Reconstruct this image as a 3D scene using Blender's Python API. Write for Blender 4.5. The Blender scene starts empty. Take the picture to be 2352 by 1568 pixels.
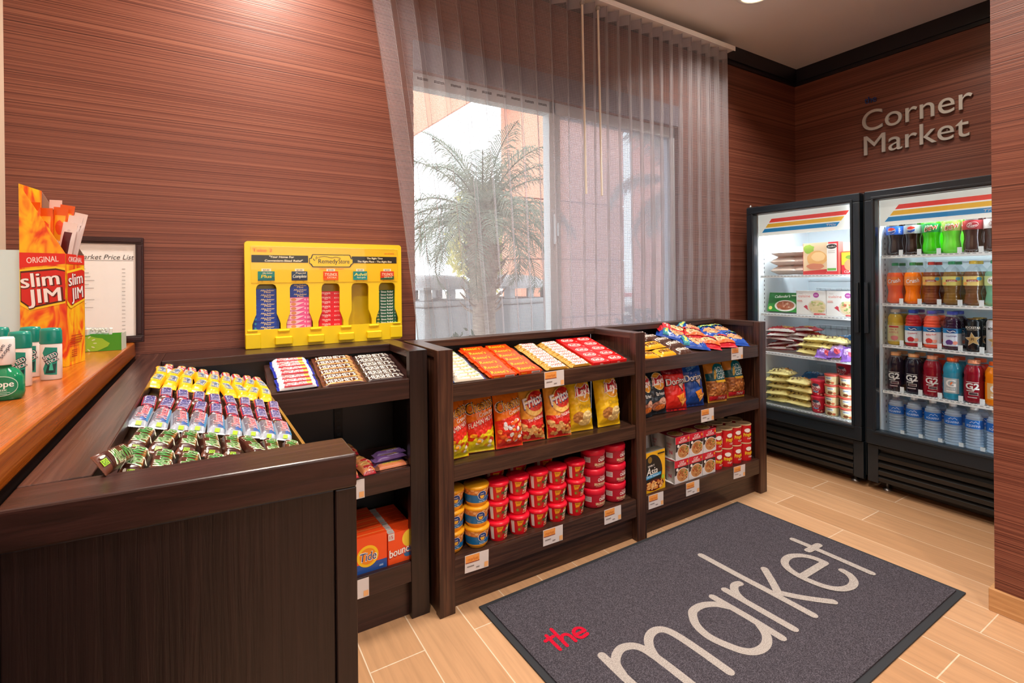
import bpy, math, random
from mathutils import Vector, Matrix, noise
from mathutils.geometry import tessellate_polygon
random.seed(7)
SC = bpy.context.scene
COL = SC.collection
PI = math.pi

# ---------------------------------------------------------------- camera
F_PX, CY_PX, YAW, PITCH, ROLL, H_CAM = 1144.05, 644.06, 0.547426, -0.0020656, -0.0100864, 1.175
cam = bpy.data.objects.new('camera', bpy.data.cameras.new('camera'))
COL.objects.link(cam)
cd = cam.data
cd.sensor_fit = 'HORIZONTAL'; cd.sensor_width = 36
cd.lens = 36 * F_PX / 2352
cd.shift_y = -(784 - CY_PX) / 2352
cd.clip_start = 0.05; cd.clip_end = 200
fwd = Vector((math.sin(YAW) * math.cos(PITCH), math.cos(YAW) * math.cos(PITCH), math.sin(PITCH)))
rgt = Vector((math.cos(YAW), -math.sin(YAW), 0)); upv = rgt.cross(fwd)
r2 = rgt * math.cos(ROLL) + upv * math.sin(ROLL); u2 = -rgt * math.sin(ROLL) + upv * math.cos(ROLL)
mw = Matrix((r2, u2, -fwd)).transposed().to_4x4(); mw.translation = Vector((0, 0, H_CAM))
cam.matrix_world = mw
SC.camera = cam

# ---------------------------------------------------------------- world, sun, exposure
SC.view_settings.view_transform = 'Standard'
SC.view_settings.look = 'None'
SC.view_settings.gamma = 1
SC.view_settings.use_curve_mapping = False
SC.view_settings.exposure = 0.0
SC.cycles.transparent_max_bounces = 32
SC.cycles.max_bounces = 8
SC.cycles.use_denoising = True
SC.cycles.sample_clamp_indirect = 4
W = bpy.data.worlds.new('world'); SC.world = W; W.use_nodes = True
bg = W.node_tree.nodes['Background']
bg.inputs[0].default_value = (0.86, 0.95, 1.0, 1); bg.inputs[1].default_value = 4.2
sun = bpy.data.objects.new('sun', bpy.data.lights.new('sun', 'SUN')); COL.objects.link(sun)
sun.data.energy = 2.2; sun.data.angle = 0.02; sun.data.color = (1, .93, .82)
sun.rotation_euler = (math.radians(48), 0, math.radians(-40))

def area(name, loc, size, power, color=(1, .93, .84), rot=(0, 0, 0), spread=180):
    l = bpy.data.lights.new(name, 'AREA'); l.shape = 'DISK'; l.size = size; l.energy = power; l.color = color
    l.spread = math.radians(spread)
    o = bpy.data.objects.new(name, l); COL.objects.link(o); o.location = loc; o.rotation_euler = rot
    return o
# downlights of the ceiling: x, y, watts
ZC = 2.737
LAMPS = [(2.59, 1.635, 15), (0.22, 1.72, 21), (1.5, 0.75, 20), (-0.05, .35, 18), (1.3, -.7, 20), (0.3, -2.0, 20), (3.30, 1.05, 4)]

# ---------------------------------------------------------------- materials
def lin(h):
    h = h.lstrip('#'); c = [int(h[i:i + 2], 16) / 255 for i in (0, 2, 4)]
    return tuple((x / 12.92 if x <= .04045 else ((x + .055) / 1.055) ** 2.4) for x in c) + (1,)
_M = {}
def C(h, rough=.35, metal=0.0, coat=0.0, emit=0, spec=.5):
    k = (h, rough, metal, coat, emit)
    if k in _M: return _M[k]
    m = bpy.data.materials.new('paint_' + h); m.use_nodes = True
    b = m.node_tree.nodes['Principled BSDF']
    b.inputs['Base Color'].default_value = lin(h); b.inputs['Roughness'].default_value = rough
    b.inputs['Metallic'].default_value = metal; b.inputs['Coat Weight'].default_value = coat
    b.inputs['Specular IOR Level'].default_value = spec
    if emit:
        b.inputs['Emission Color'].default_value = lin(h); b.inputs['Emission Strength'].default_value = emit
    _M[k] = m
    return m
class NT:
    def __init__(s, name):
        s.m = bpy.data.materials.new(name); s.m.use_nodes = True; s.t = s.m.node_tree; s.t.nodes.clear()
        s.out = s.t.nodes.new('ShaderNodeOutputMaterial')
    def n(s, typ, **kw):
        x = s.t.nodes.new(typ)
        for k, v in kw.items():
            if k[0] == 'i': x.inputs[int(k[1:])].default_value = v
            else: setattr(x, k, v)
        return x
    def l(s, a, b): s.t.links.new(a, b)
    def math(s, op, a, b=None, c=None):
        x = s.t.nodes.new('ShaderNodeMath'); x.operation = op
        for i, v in enumerate((a, b, c)):
            if v is None: continue
            if isinstance(v, (int, float)): x.inputs[i].default_value = v
            else: s.l(v, x.inputs[i])
        return x.outputs[0]
    def mapped(s, scale, coord='Object', rot=(0, 0, 0)):
        tc = s.n('ShaderNodeTexCoord'); mp = s.n('ShaderNodeMapping')
        mp.inputs['Scale'].default_value = scale; mp.inputs['Rotation'].default_value = rot
        s.l(tc.outputs[coord], mp.inputs['Vector']); return mp.outputs[0]
    def noise(s, vec, scale=1, detail=2, rough=.5, dist=0):
        x = s.n('ShaderNodeTexNoise'); x.inputs['Scale'].default_value = scale; x.inputs['Detail'].default_value = detail
        x.inputs['Roughness'].default_value = rough; x.inputs['Distortion'].default_value = dist
        s.l(vec, x.inputs['Vector']); return x.outputs['Fac']
    def ramp(s, fac, stops):
        x = s.n('ShaderNodeValToRGB'); cr = x.color_ramp
        while len(cr.elements) < len(stops): cr.elements.new(.5)
        for e, (p, c) in zip(cr.elements, stops): e.position = p; e.color = lin(c) if isinstance(c, str) else (c, c, c, 1)
        s.l(fac, x.inputs[0]); return x.outputs[0]
    def mixc(s, fac, a, b, typ='MIX'):
        x = s.n('ShaderNodeMix', data_type='RGBA', blend_type=typ)
        for i, v in ((0, fac), (6, a), (7, b)):
            if isinstance(v, (int, float)): x.inputs[i].default_value = v
            elif isinstance(v, str): x.inputs[i].default_value = lin(v)
            else: s.l(v, x.inputs[i])
        return x.outputs[2]
    def princ(s, color, rough=.5, bump=None, bd=.002, spec=.5, metal=0, coat=0):
        b = s.n('ShaderNodeBsdfPrincipled'); b.inputs['Specular IOR Level'].default_value = spec
        b.inputs['Metallic'].default_value = metal; b.inputs['Coat Weight'].default_value = coat
        if isinstance(color, str): b.inputs['Base Color'].default_value = lin(color)
        else: s.l(color, b.inputs['Base Color'])
        if isinstance(rough, (int, float)): b.inputs['Roughness'].default_value = rough
        else: s.l(rough, b.inputs['Roughness'])
        if bump is not None:
            bp = s.n('ShaderNodeBump'); bp.inputs['Distance'].default_value = bd; s.l(bump, bp.inputs['Height']); s.l(bp.outputs[0], b.inputs['Normal'])
        s.l(b.outputs[0], s.out.inputs[0]); return b
def m_panel():      # horizontal-grain wall laminate
    k = NT('wood_panel_laminate')
    a = k.noise(k.mapped((.07, .07, 270)), 1, 2, .55)
    b = k.noise(k.mapped((.04, .04, 70)), 1, 2, .6)
    g = k.noise(k.mapped((.5, .5, 1.2)), 1, 1)
    f = k.math('ADD', k.math('MULTIPLY', a, .76), k.math('MULTIPLY', b, .24))
    c = k.ramp(f, [(.34, '3a1a12'), (.42, '643427'), (.50, '7c4636'), (.62, '925a45')])
    c = k.mixc(1, c, k.ramp(g, [(.3, .86), (.7, 1.0)]), 'MULTIPLY')
    k.princ(c, .40, f, .0008, spec=.45); return k.m
def m_dark(name, dirn, c0, c1, c2, rough=.34):
    k = NT(name)
    sc = {'x': (3, 90, 90), 'y': (90, 3, 90), 'z': (90, 90, 3)}[dirn]
    a = k.noise(k.mapped(sc), 1, 5, .62, .6)
    c = k.ramp(a, [(.3, c0), (.5, c1), (.72, c2)])
    k.princ(c, rough, a, .0006, spec=.5); return k.m
def m_floor():
    k = NT('wood_look_floor_tile')
    tc = k.n('ShaderNodeTexCoord'); mp = k.n('ShaderNodeMapping'); k.l(tc.outputs['Object'], mp.inputs[0])
    mp.inputs['Rotation'].default_value = (0, 0, -PI / 2); mp.inputs['Location'].default_value = (.30, .052, 0)
    br = k.n('ShaderNodeTexBrick'); k.l(mp.outputs[0], br.inputs['Vector'])
    br.offset = .36; br.offset_frequency = 2; br.squash = 1
    br.inputs['Scale'].default_value = 1; br.inputs['Brick Width'].default_value = .9; br.inputs['Row Height'].default_value = .175
    br.inputs['Mortar Size'].default_value = .0022; br.inputs['Mortar Smooth'].default_value = .1; br.inputs['Bias'].default_value = 0
    br.inputs['Color1'].default_value = lin('c59a74'); br.inputs['Color2'].default_value = lin('b3865f'); br.inputs['Mortar'].default_value = lin('dcc2a6')
    g = k.noise(k.mapped((50, 2.5, 1)), 1, 5, .6, .4)
    gr = k.ramp(g, [(.3, .80), (.6, 1.0)])
    c = k.mixc(1, br.outputs['Color'], gr, 'MULTIPLY')
    k.princ(c, .33, k.math('SUBTRACT', 1, br.outputs['Fac']), .0006); return k.m
def m_carpet():
    k = NT('carpet_pile')
    a = k.noise(k.mapped((1, 1, 1)), 330, 3, .7)
    c = k.ramp(a, [(.3, '28252a'), (.5, '4a454c'), (.72, '767079')])
    k.princ(c, .95, a, .004, spec=.1); return k.m
def m_pile(name, c0, c1):
    k = NT(name); a = k.noise(k.mapped((1, 1, 1)), 330, 3, .7)
    k.princ(k.ramp(a, [(.3, c0), (.65, c1)]), .95, a, .004, spec=.1); return k.m
def m_sheer():
    k = NT('open_weave_sheer')
    uv = k.n('ShaderNodeUVMap'); sp = k.n('ShaderNodeSeparateXYZ'); k.l(uv.outputs[0], sp.inputs[0])
    P = .0056
    def thr(o, w): return k.math('LESS_THAN', k.math('FRACT', k.math('DIVIDE', o, P)), w)
    f = k.math('MAXIMUM', thr(sp.outputs[0], .24), thr(sp.outputs[1], .26))
    hem = k.math('GREATER_THAN', sp.outputs[1], 2.575)
    f = k.math('MAXIMUM', f, k.math('MULTIPLY', hem, .85))
    d = k.n('ShaderNodeBsdfDiffuse'); d.inputs[0].default_value = lin('bdb6ba')
    t = k.n('ShaderNodeBsdfTranslucent'); t.inputs[0].default_value = lin('cdc6c8')
    mx = k.n('ShaderNodeMixShader'); mx.inputs[0].default_value = .55; k.l(d.outputs[0], mx.inputs[1]); k.l(t.outputs[0], mx.inputs[2])
    tr = k.n('ShaderNodeBsdfTransparent'); m2 = k.n('ShaderNodeMixShader')
    k.l(f, m2.inputs[0]); k.l(tr.outputs[0], m2.inputs[1]); k.l(mx.outputs[0], m2.inputs[2]); k.l(m2.outputs[0], k.out.inputs[0])
    return k.m
def m_glass(name, tint='f4fbfa', refl=.06, haze=0, hcol='9aa6ac'):
    k = NT(name); tr = k.n('ShaderNodeBsdfTransparent'); tr.inputs[0].default_value = lin(tint)
    g = k.n('ShaderNodeBsdfGlossy'); g.inputs['Roughness'].default_value = .02
    fr = k.n('ShaderNodeFresnel'); fr.inputs[0].default_value = 1.45
    ge = k.n('ShaderNodeNewGeometry'); ff = k.math('MULTIPLY', k.math('MULTIPLY', fr.outputs[0], refl / .04), k.math('SUBTRACT', 1, ge.outputs['Backfacing']))
    m = k.n('ShaderNodeMixShader'); k.l(k.math('MINIMUM', ff, .6), m.inputs[0]); k.l(tr.outputs[0], m.inputs[1]); k.l(g.outputs[0], m.inputs[2])
    o = m.outputs[0]
    if haze:
        d = k.n('ShaderNodeBsdfTranslucent'); d.inputs[0].default_value = lin(hcol); m2 = k.n('ShaderNodeMixShader'); m2.inputs[0].default_value = haze
        k.l(o, m2.inputs[1]); k.l(d.outputs[0], m2.inputs[2]); o = m2.outputs[0]
    k.l(o, k.out.inputs[0]); return k.m
def m_plastic(name, tint, alpha, rough=.12):   # tinted clear plastic or liquid: part see-through, part body colour
    k = NT(name); tr = k.n('ShaderNodeBsdfTransparent'); tr.inputs[0].default_value = lin(tint)
    b = k.n('ShaderNodeBsdfPrincipled'); b.inputs['Base Color'].default_value = lin(tint); b.inputs['Roughness'].default_value = rough
    b.inputs['Coat Weight'].default_value = .5
    m = k.n('ShaderNodeMixShader'); m.inputs[0].default_value = alpha
    k.l(tr.outputs[0], m.inputs[1]); k.l(b.outputs[0], m.inputs[2]); k.l(m.outputs[0], k.out.inputs[0]); return k.m
def m_flame():
    k = NT('flame_print'); a = k.noise(k.mapped((1, 1, .45)), 26, 2, .5, 1.6)
    k.princ(k.ramp(a, [(.36, 'f6c21c'), (.5, 'f39c1b'), (.6, 'ea5a1c'), (.72, 'd8301c')]), .35); return k.m
def m_granola(name, c0, c1, c2, sc=90):
    k = NT(name); v = k.n('ShaderNodeTexVoronoi'); v.inputs['Scale'].default_value = sc; k.l(k.mapped((1, 1, 1)), v.inputs[0])
    k.princ(k.ramp(v.outputs['Distance'], [(.1, c2), (.4, c1), (.7, c0)]), .3); return k.m

MAT = {}
MAT['panel'] = m_panel()
MAT['wx'] = m_dark('dark_walnut_long', 'x', '211410', '3c261d', '583b2c')
MAT['wz'] = m_dark('dark_walnut_upright', 'z', '22120e', '40251b', '62402d')
MAT['wy'] = m_dark('dark_walnut_deep', 'y', '24140f', '3f271e', '58392b')
MAT['ex'] = m_dark('espresso_long', 'x', '20120f', '301a17', '3e2420', .3)
MAT['ez'] = m_dark('espresso_upright_shaded', 'z', '150b0b', '1e1111', '2a1a18', .3)  # espresso darkened: the end panel's shade is put into the wood colour
MAT['ey'] = m_dark('espresso_deep', 'y', '1c1010', '38211d', '53352c', .28)
MAT['cherry'] = m_dark('cherry_counter', 'y', '8a4010', 'a65318', 'bd6b28', .2)
MAT['floor'] = m_floor(); MAT['carpet'] = m_carpet()
MAT['pile_grey'] = m_pile('pile_light_grey', '8a807c', 'c9c0b9'); MAT['pile_red'] = m_pile('pile_red', '9c1028', 'e01a3a')
MAT['oakbase'] = m_dark('pale_oak_base', 'y', 'a9794c', 'c1905f', 'd0a373', .4)
MAT['sheer'] = m_sheer()
MAT['glass'] = m_glass('clear_glass', 'fdfefe', refl=.03)
MAT['doorglass'] = m_glass('cooler_door_glass', 'fafdfe', refl=.05)
MAT['screen_haze'] = m_glass('screen_reflection_haze', 'dfe3e6', .01, .36, 'c9c6d2')  # pale haze in the screen stands in for reflections on the right pane
MAT['pet'] = m_plastic('clear_pet', 'f2f8fb', .16, .08)
MAT['ceil'] = C('f2eae2', .9)
MAT['white'] = C('f2f0ee', .4); MAT['black'] = C('0c0c0e', .35)
MAT['blackmetal'] = C('1b252d', .32)

# ---------------------------------------------------------------- mesh helpers
_TXT = {}
def text2d(s, b=0.0, res=3):
    b = 0.0
    k = (s, res)
    if k in _TXT: return _TXT[k]
    cu = bpy.data.curves.new('txt', 'FONT'); cu.body = s; cu.size = 1; cu.resolution_u = res; cu.offset = b
    cu.fill_mode = 'FRONT' if hasattr(cu, 'fill_mode') else cu.fill_mode
    ob = bpy.data.objects.new('txt', cu); me = ob.to_mesh()
    vs = [(v.co.x, v.co.y) for v in me.vertices]; fs = [tuple(p.vertices) for p in me.polygons]
    ob.to_mesh_clear(); bpy.data.objects.remove(ob); bpy.data.curves.remove(cu)
    if not vs: vs = [(0, 0)]
    x0 = min(v[0] for v in vs); x1 = max(v[0] for v in vs)
    r = ([(v[0] - (x0 + x1) / 2, v[1]) for v in vs], fs, x1 - x0)
    _TXT[k] = r
    return r
# art primitives: each returns (verts2d, faces, colour)
def R(u0, v0, u1, v1, col): return ([(u0, v0), (u1, v0), (u1, v1), (u0, v1)], [(0, 1, 2, 3)], col)
def E(cu, cv, ru, rv, col, rot=0, n=28):
    c, s = math.cos(rot), math.sin(rot); V = [(cu, cv)]
    for r in (.5, 1):
        for i in range(n):
            a = 2 * PI * i / n; x, y = ru * r * math.cos(a), rv * r * math.sin(a); V.append((cu + x * c - y * s, cv + x * s + y * c))
    F = [(0, 1 + i, 1 + (i + 1) % n) for i in range(n)] + [(1 + i, 1 + n + i, 1 + n + (i + 1) % n, 1 + (i + 1) % n) for i in range(n)]
    return (V, F, col)
def P(pts, col):
    tr = tessellate_polygon([[Vector((x, y, 0)) for x, y in pts]])
    return (list(pts), [tuple(t) for t in tr], col)
def T(s, cu, cv, h, col, w=None, b=.02, sh=0, rot=0, arc=0):
    V, F, wd = text2d(s, b); k = h / .72; kx = k if w is None else w / wd
    c, n = math.cos(rot), math.sin(rot); out = []
    D = [(0, 0)] if b <= .003 else ([(-b * .7, 0), (b * .7, 0)] if b < .035 else [(-.030, -.022), (.030, -.022), (.030, .026), (-.030, .026), (0, -.034), (0, .036)])
    FF = []
    for i, (dx, dy) in enumerate(D):       # weight: the glyphs repeated a hair apart, each a hair higher
        FF += [tuple(a + len(out) for a in f) for f in F]
        for x0, y0 in V:
            x, y = (x0 + dx) * kx + sh * (y0 + dy) * k, (y0 + dy) * k - h / 2
            if arc: y += arc * (1 - (x / ((w or wd * k) / 2)) ** 2)
            out.append((cu + x * c - y * n, cv + x * n + y * c, .00001 * i))
    return (out, FF, col)
def STAR(cu, cv, r, col, n=5, inner=.42, rot=0):
    pts = []
    for i in range(2 * n):
        a = PI / 2 + rot + PI * i / n; q = r if i % 2 == 0 else r * inner
        pts.append((cu + q * math.cos(a), cv + q * math.sin(a)))
    return P(pts, col)
def L(path, w, col, cap=True):       # ribbon along a path
    V = []; F = []
    n = len(path)
    for i, p in enumerate(path):
        a = Vector(path[max(0, i - 1)]); b = Vector(path[min(n - 1, i + 1)]); d = (b - a)
        d = d.normalized() if d.length else Vector((1, 0)); nn = Vector((-d.y, d.x)) * w / 2
        V += [(p[0] + nn.x, p[1] + nn.y), (p[0] - nn.x, p[1] - nn.y)]
        if i: F.append((2 * i - 2, 2 * i - 1, 2 * i + 1, 2 * i))
    if cap:
        for p, q in ((path[0], path[1]), (path[-1], path[-2])):
            k = len(V); a0 = math.atan2(p[1] - q[1], p[0] - q[0]) - PI / 2
            for j in range(7): V.append((p[0] + w / 2 * math.cos(a0 + j * PI / 6), p[1] + w / 2 * math.sin(a0 + j * PI / 6)))
            F.append(tuple(range(k, k + 7)))
    return (V, F, col)
def smooth_path(pts, n=6):
    out = []; P0 = [Vector(p) for p in pts]
    for i in range(len(P0) - 1):
        a = P0[max(0, i - 1)]; b = P0[i]; c = P0[i + 1]; d = P0[min(len(P0) - 1, i + 2)]
        for j in range(n):
            t = j / n
            out.append(tuple(.5 * ((2 * b) + (c - a) * t + (2 * a - 5 * b + 4 * c - d) * t * t + (3 * b - a - 3 * c + d) * t ** 3)))
    out.append(tuple(P0[-1])); return out
def blob(cu, cv, ru, rv, col, seed=0, n=12, j=.25):
    rn = random.Random(seed)
    return P([(cu + ru * math.cos(2 * PI * i / n) * (1 - j * rn.random()), cv + rv * math.sin(2 * PI * i / n) * (1 - j * rn.random())) for i in range(n)], col)
def scatter(n, u0, v0, u1, v1, r, cols, seed=1, j=.35):
    rn = random.Random(seed)
    return [blob(rn.uniform(u0, u1), rn.uniform(v0, v1), r * rn.uniform(.7, 1.3), r * rn.uniform(.5, 1), rn.choice(cols), rn.random(), 7, j) for _ in range(n)]

class MB:
    def __init__(s): s.v = []; s.f = []; s.mi = []; s.sm = []; s.mats = []; s.uv = None
    def m(s, mat):
        if isinstance(mat, str): mat = MAT[mat] if mat in MAT else C(mat)
        if mat not in s.mats: s.mats.append(mat)
        return s.mats.index(mat)
    def add(s, V, F, mat, smooth=False):
        k = len(s.v); s.v += [tuple(v) for v in V]; i = s.m(mat)
        for f in F: s.f.append(tuple(k + a for a in f)); s.mi.append(i); s.sm.append(smooth)
    def box(s, x0, y0, z0, x1, y1, z1, mat):
        V = [(x, y, z) for z in (z0, z1) for y in (y0, y1) for x in (x0, x1)]
        s.add(V, [(0, 2, 3, 1), (4, 5, 7, 6), (0, 1, 5, 4), (2, 6, 7, 3), (0, 4, 6, 2), (1, 3, 7, 5)], mat); return s
    def hexa(s, V, mat):       # 8 corners in box order
        s.add(V, [(0, 2, 3, 1), (4, 5, 7, 6), (0, 1, 5, 4), (2, 6, 7, 3), (0, 4, 6, 2), (1, 3, 7, 5)], mat); return s
    def prism(s, pts, z0, z1, mat, ax='z'):
        n = len(pts)
        def p(a, b, c): return {'z': (a, b, c), 'y': (a, c, b), 'x': (c, a, b)}[ax]
        V = [p(a, b, z0) for a, b in pts] + [p(a, b, z1) for a, b in pts]
        tr = [tuple(t) for t in tessellate_polygon([[Vector((a, b, 0)) for a, b in pts]])]
        s.add(V, [tuple(reversed(t)) for t in tr] + [tuple(n + i for i in t) for t in tr] + [(i, (i + 1) % n, n + (i + 1) % n, n + i) for i in range(n)], mat); return s
    def lathe(s, prof, mat, n=24, o=(0, 0, 0), cap=True, smooth=True):
        V = []
        for r, z in prof: V += [(o[0] + r * math.cos(2 * PI * i / n), o[1] + r * math.sin(2 * PI * i / n), o[2] + z) for i in range(n)]
        F = [(j * n + i, j * n + (i + 1) % n, (j + 1) * n + (i + 1) % n, (j + 1) * n + i) for j in range(len(prof) - 1) for i in range(n)]
        s.add(V, F, mat, smooth)
        if cap:
            if prof[0][0] > 1e-5: s.add(V[:n], [tuple(reversed(range(n)))], mat)
            if prof[-1][0] > 1e-5: s.add(V[-n:], [tuple(range(n))], mat)
        return s
    def tube(s, path, r, mat, n=8):
        V = []; m = len(path)
        for i, p in enumerate(path):
            a = Vector(path[max(0, i - 1)]); b = Vector(path[min(m - 1, i + 1)]); d = (b - a).normalized()
            q = d.cross(Vector((0, 0, 1))); q = q.normalized() if q.length > 1e-4 else Vector((1, 0, 0)); w = d.cross(q)
            rr = r[i] if isinstance(r, (list, tuple)) else r
            for j in range(n):
                t = 2 * PI * j / n; V.append(Vector(p) + (q * math.cos(t) + w * math.sin(t)) * rr)
        F = [(i * n + j, i * n + (j + 1) % n, (i + 1) * n + (j + 1) % n, (i + 1) * n + j) for i in range(m - 1) for j in range(n)]
        F += [tuple(range(n)), tuple((m - 1) * n + j for j in reversed(range(n)))]
        s.add(V, F, mat, True); return s
    def art(s, S, layers, h0=.0005, dh=.00025, seg=None, rough=.35):
        layers = list(layers); dh = min(dh, max(.0024, 15 * dh) / max(1, len(layers)))
        for i, (V, F, col) in enumerate(layers):
            h = h0 + dh * i; V = [v if len(v) == 3 else (v[0], v[1], 0) for v in V]; mat = C(col, rough) if isinstance(col, str) and col not in MAT else (MAT[col] if isinstance(col, str) else col)
            if seg:
                V = list(V); out = []; st = []
                for f in F:
                    for q in range(1, len(f) - 1): st.append((f[0], f[q], f[q + 1]))
                cache = {}
                while st:
                    t = st.pop(); best = 0; bi = 0
                    for q in range(3):
                        a = V[t[q]]; b = V[t[(q + 1) % 3]]; d = (a[0] - b[0]) ** 2 + (a[1] - b[1]) ** 2
                        if d > best: best = d; bi = q
                    if best > seg * seg:
                        a, b, c = t[bi], t[(bi + 1) % 3], t[(bi + 2) % 3]; k = (min(a, b), max(a, b))
                        if k not in cache: cache[k] = len(V); V.append(((V[a][0] + V[b][0]) / 2, (V[a][1] + V[b][1]) / 2, V[a][2]))
                        mm = cache[k]; st += [(a, mm, c), (mm, b, c)]
                    else: out.append(t)
                F = out
            s.add([S(u, v, h + dz) for u, v, dz in V], F, mat, bool(seg))
        return s
    def build(s, name, parent=None, loc=(0, 0, 0), rot=(0, 0, 0), bevel=0, **tags):
        me = bpy.data.meshes.new(name); me.from_pydata(s.v, [], s.f)
        for m in s.mats: me.materials.append(m)
        me.polygons.foreach_set('material_index', s.mi); me.polygons.foreach_set('use_smooth', s.sm)
        me.update()
        o = bpy.data.objects.new(name, me); COL.objects.link(o); o.location = loc; o.rotation_euler = rot
        if parent: o.parent = parent
        if bevel:
            b = o.modifiers.new('edge', 'BEVEL'); b.width = bevel; b.segments = 2; b.limit_method = 'ANGLE'
        tag(o, **tags); return o
def tag(o, label=None, cat=None, group=None, kind=None):
    if label: o['label'] = label
    if cat: o['category'] = cat
    if group: o['group'] = group
    if kind: o['kind'] = kind
    return o
def thing(name, loc, rz=0, **t):
    o = bpy.data.objects.new(name, None); COL.objects.link(o); o.location = loc; o.rotation_euler = (0, 0, rz); o.empty_display_size = .02
    return tag(o, **t)
def kids(o): return [c for c in bpy.data.objects if c.parent == o]
_K = {}
def put(src, loc, rot=(0, 0, 0), label=None, group=None, cat=None, scale=None):
    """first call moves the source itself, later calls copy it with its parts"""
    if src.name in _K: o = src.copy(); COL.objects.link(o)
    else: o = src; _K[src.name] = kids(src)
    if o is not src:
        for c in _K[src.name]:
            d = c.copy(); COL.objects.link(d); d.parent = o
    o.location = loc; o.rotation_mode = 'XYZ'; o.rotation_euler = rot if not isinstance(rot, (int, float)) else (0, 0, rot)
    if scale: o.scale = scale
    if label: o['label'] = label
    if group: o['group'] = group
    if cat: o['category'] = cat
    return o
ORD = ['first', 'second', 'third', 'fourth', 'fifth', 'sixth', 'seventh', 'eighth', 'ninth', 'tenth', 'eleventh', 'twelfth']
def ofl(i, n): return 'leftmost' if i == 0 else ('rightmost' if i == n - 1 else ORD[i] + ' from left')
def ofb(i, n): return 'lowest' if i == 0 else ('topmost' if i == n - 1 else ORD[i] + ' from bottom')
def off(i, n): return 'frontmost' if i == 0 else ('rearmost' if i == n - 1 else ORD[i] + ' from front')
def tilt_rot(nx, ny, rz=0):
    """Euler that lays local z along (nx, ny, 1), spun rz about it"""
    n = Vector((nx, ny, 1)).normalized(); q = Vector((0, 0, 1)).rotation_difference(n)
    return (q.to_matrix() @ Matrix.Rotation(rz, 3, 'Z')).to_euler()

# soft packs -------------------------------------------------------------
def pillow(w, h, t, mat, p=3.0, crimp=.008, ramp=.02, wr=.0015, seed=0, nu=22, nv=26, belly=.5, endmat=None, tooth=0, pw=.5, wf=9, narrow=0.0):
    """w along u, h along v (sealed ends at +-h/2). Returns MB and its top surface S(u, v, height)"""
    mb = MB(); G = []
    for j in range(nv + 1):
        v = -h / 2 + h * j / nv; row = []
        for i in range(nu + 1):
            u = -1 + 2 * i / nu
            e = max(0, h / 2 - abs(v) - crimp); g = min(1, e / ramp) if ramp else 1; g = g ** .6
            pr = max(0, 1 - abs(u) ** p) ** pw
            z = t * pr * g
            ww = w / 2 * (1 - narrow * g)
            nz = noise.noise(Vector((u * wf * w / 2 * 12, v * wf * 12, seed * 7.3)))
            z += wr * nz * (.35 + g) * (1 if abs(u) < .99 else .2)
            row.append((u * ww, v, z))
        G.append(row)
    def S(u, v, hh=0):
        fj = min(max((v + h / 2) / h * nv, 0), nv - 1e-6); j = int(fj); b = fj - j
        e = max(0, h / 2 - abs(v) - crimp); g = min(1, e / ramp) if ramp else 1; g = g ** .6
        ww = w / 2 * (1 - narrow * g)
        fi = min(max((u / ww + 1) / 2 * nu, 0), nu - 1e-6); i = int(fi); a = fi - i
        z = (G[j][i][2] * (1 - a) + G[j][i + 1][2] * a) * (1 - b) + (G[j + 1][i][2] * (1 - a) + G[j + 1][i + 1][2] * a) * b
        return (u, v, z + hh)
    n = nu + 1
    V = [q for row in G for q in row]
    top = [(j * n + i, j * n + i + 1, (j + 1) * n + i + 1, (j + 1) * n + i) for j in range(nv) for i in range(nu)]
    if endmat:
        ec = [f for f in top if abs(sum(V[k][1] for k in f) / 4) > h / 2 - crimp * 1.6]; es = set(ec)
        mb.add(V, [f for f in top if f not in es], mat, True); mb.add(V, ec, endmat, True)
    else: mb.add(V, top, mat, True)
    VB = [(x, y, -belly * max(0, z) - .0003) for x, y, z in V]
    mb.add(VB, [tuple(reversed(f)) for f in top], mat, True)
    if tooth:
        for sgn in (-1, 1):
            q = int(w / tooth)
            for i in range(q):
                x = -w / 2 + w * i / q; mb.add([(x, sgn * h / 2, 0), (x + w / q, sgn * h / 2, 0), (x + w / q / 2, sgn * (h / 2 + tooth * .6), 0)], [(0, 1, 2)], endmat or mat)
    return mb, S
def bar(L_, W_, T_, mat, layers, endmat=None, seed=0, p=4, crimp=.006, belly=.35, wr=.0008, seg=.012, nu=14, nv=20, rough=.3):
    """wrapped bar, long axis = local x, art drawn in (x, y); base at z=0"""
    mb, S = pillow(W_, L_, T_ / (1 + belly), mat, p, crimp, .012, wr, seed, nu, nv, belly, endmat, .004)
    z0 = belly * T_ / (1 + belly)
    mb.art(lambda u, v, hh: S(-v, u, hh), layers, seg=seg, rough=rough)
    # rotate so that the long axis is x and lift onto base
    mb.v = [(y, -x, z + z0) for x, y, z in mb.v]
    return mb
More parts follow.
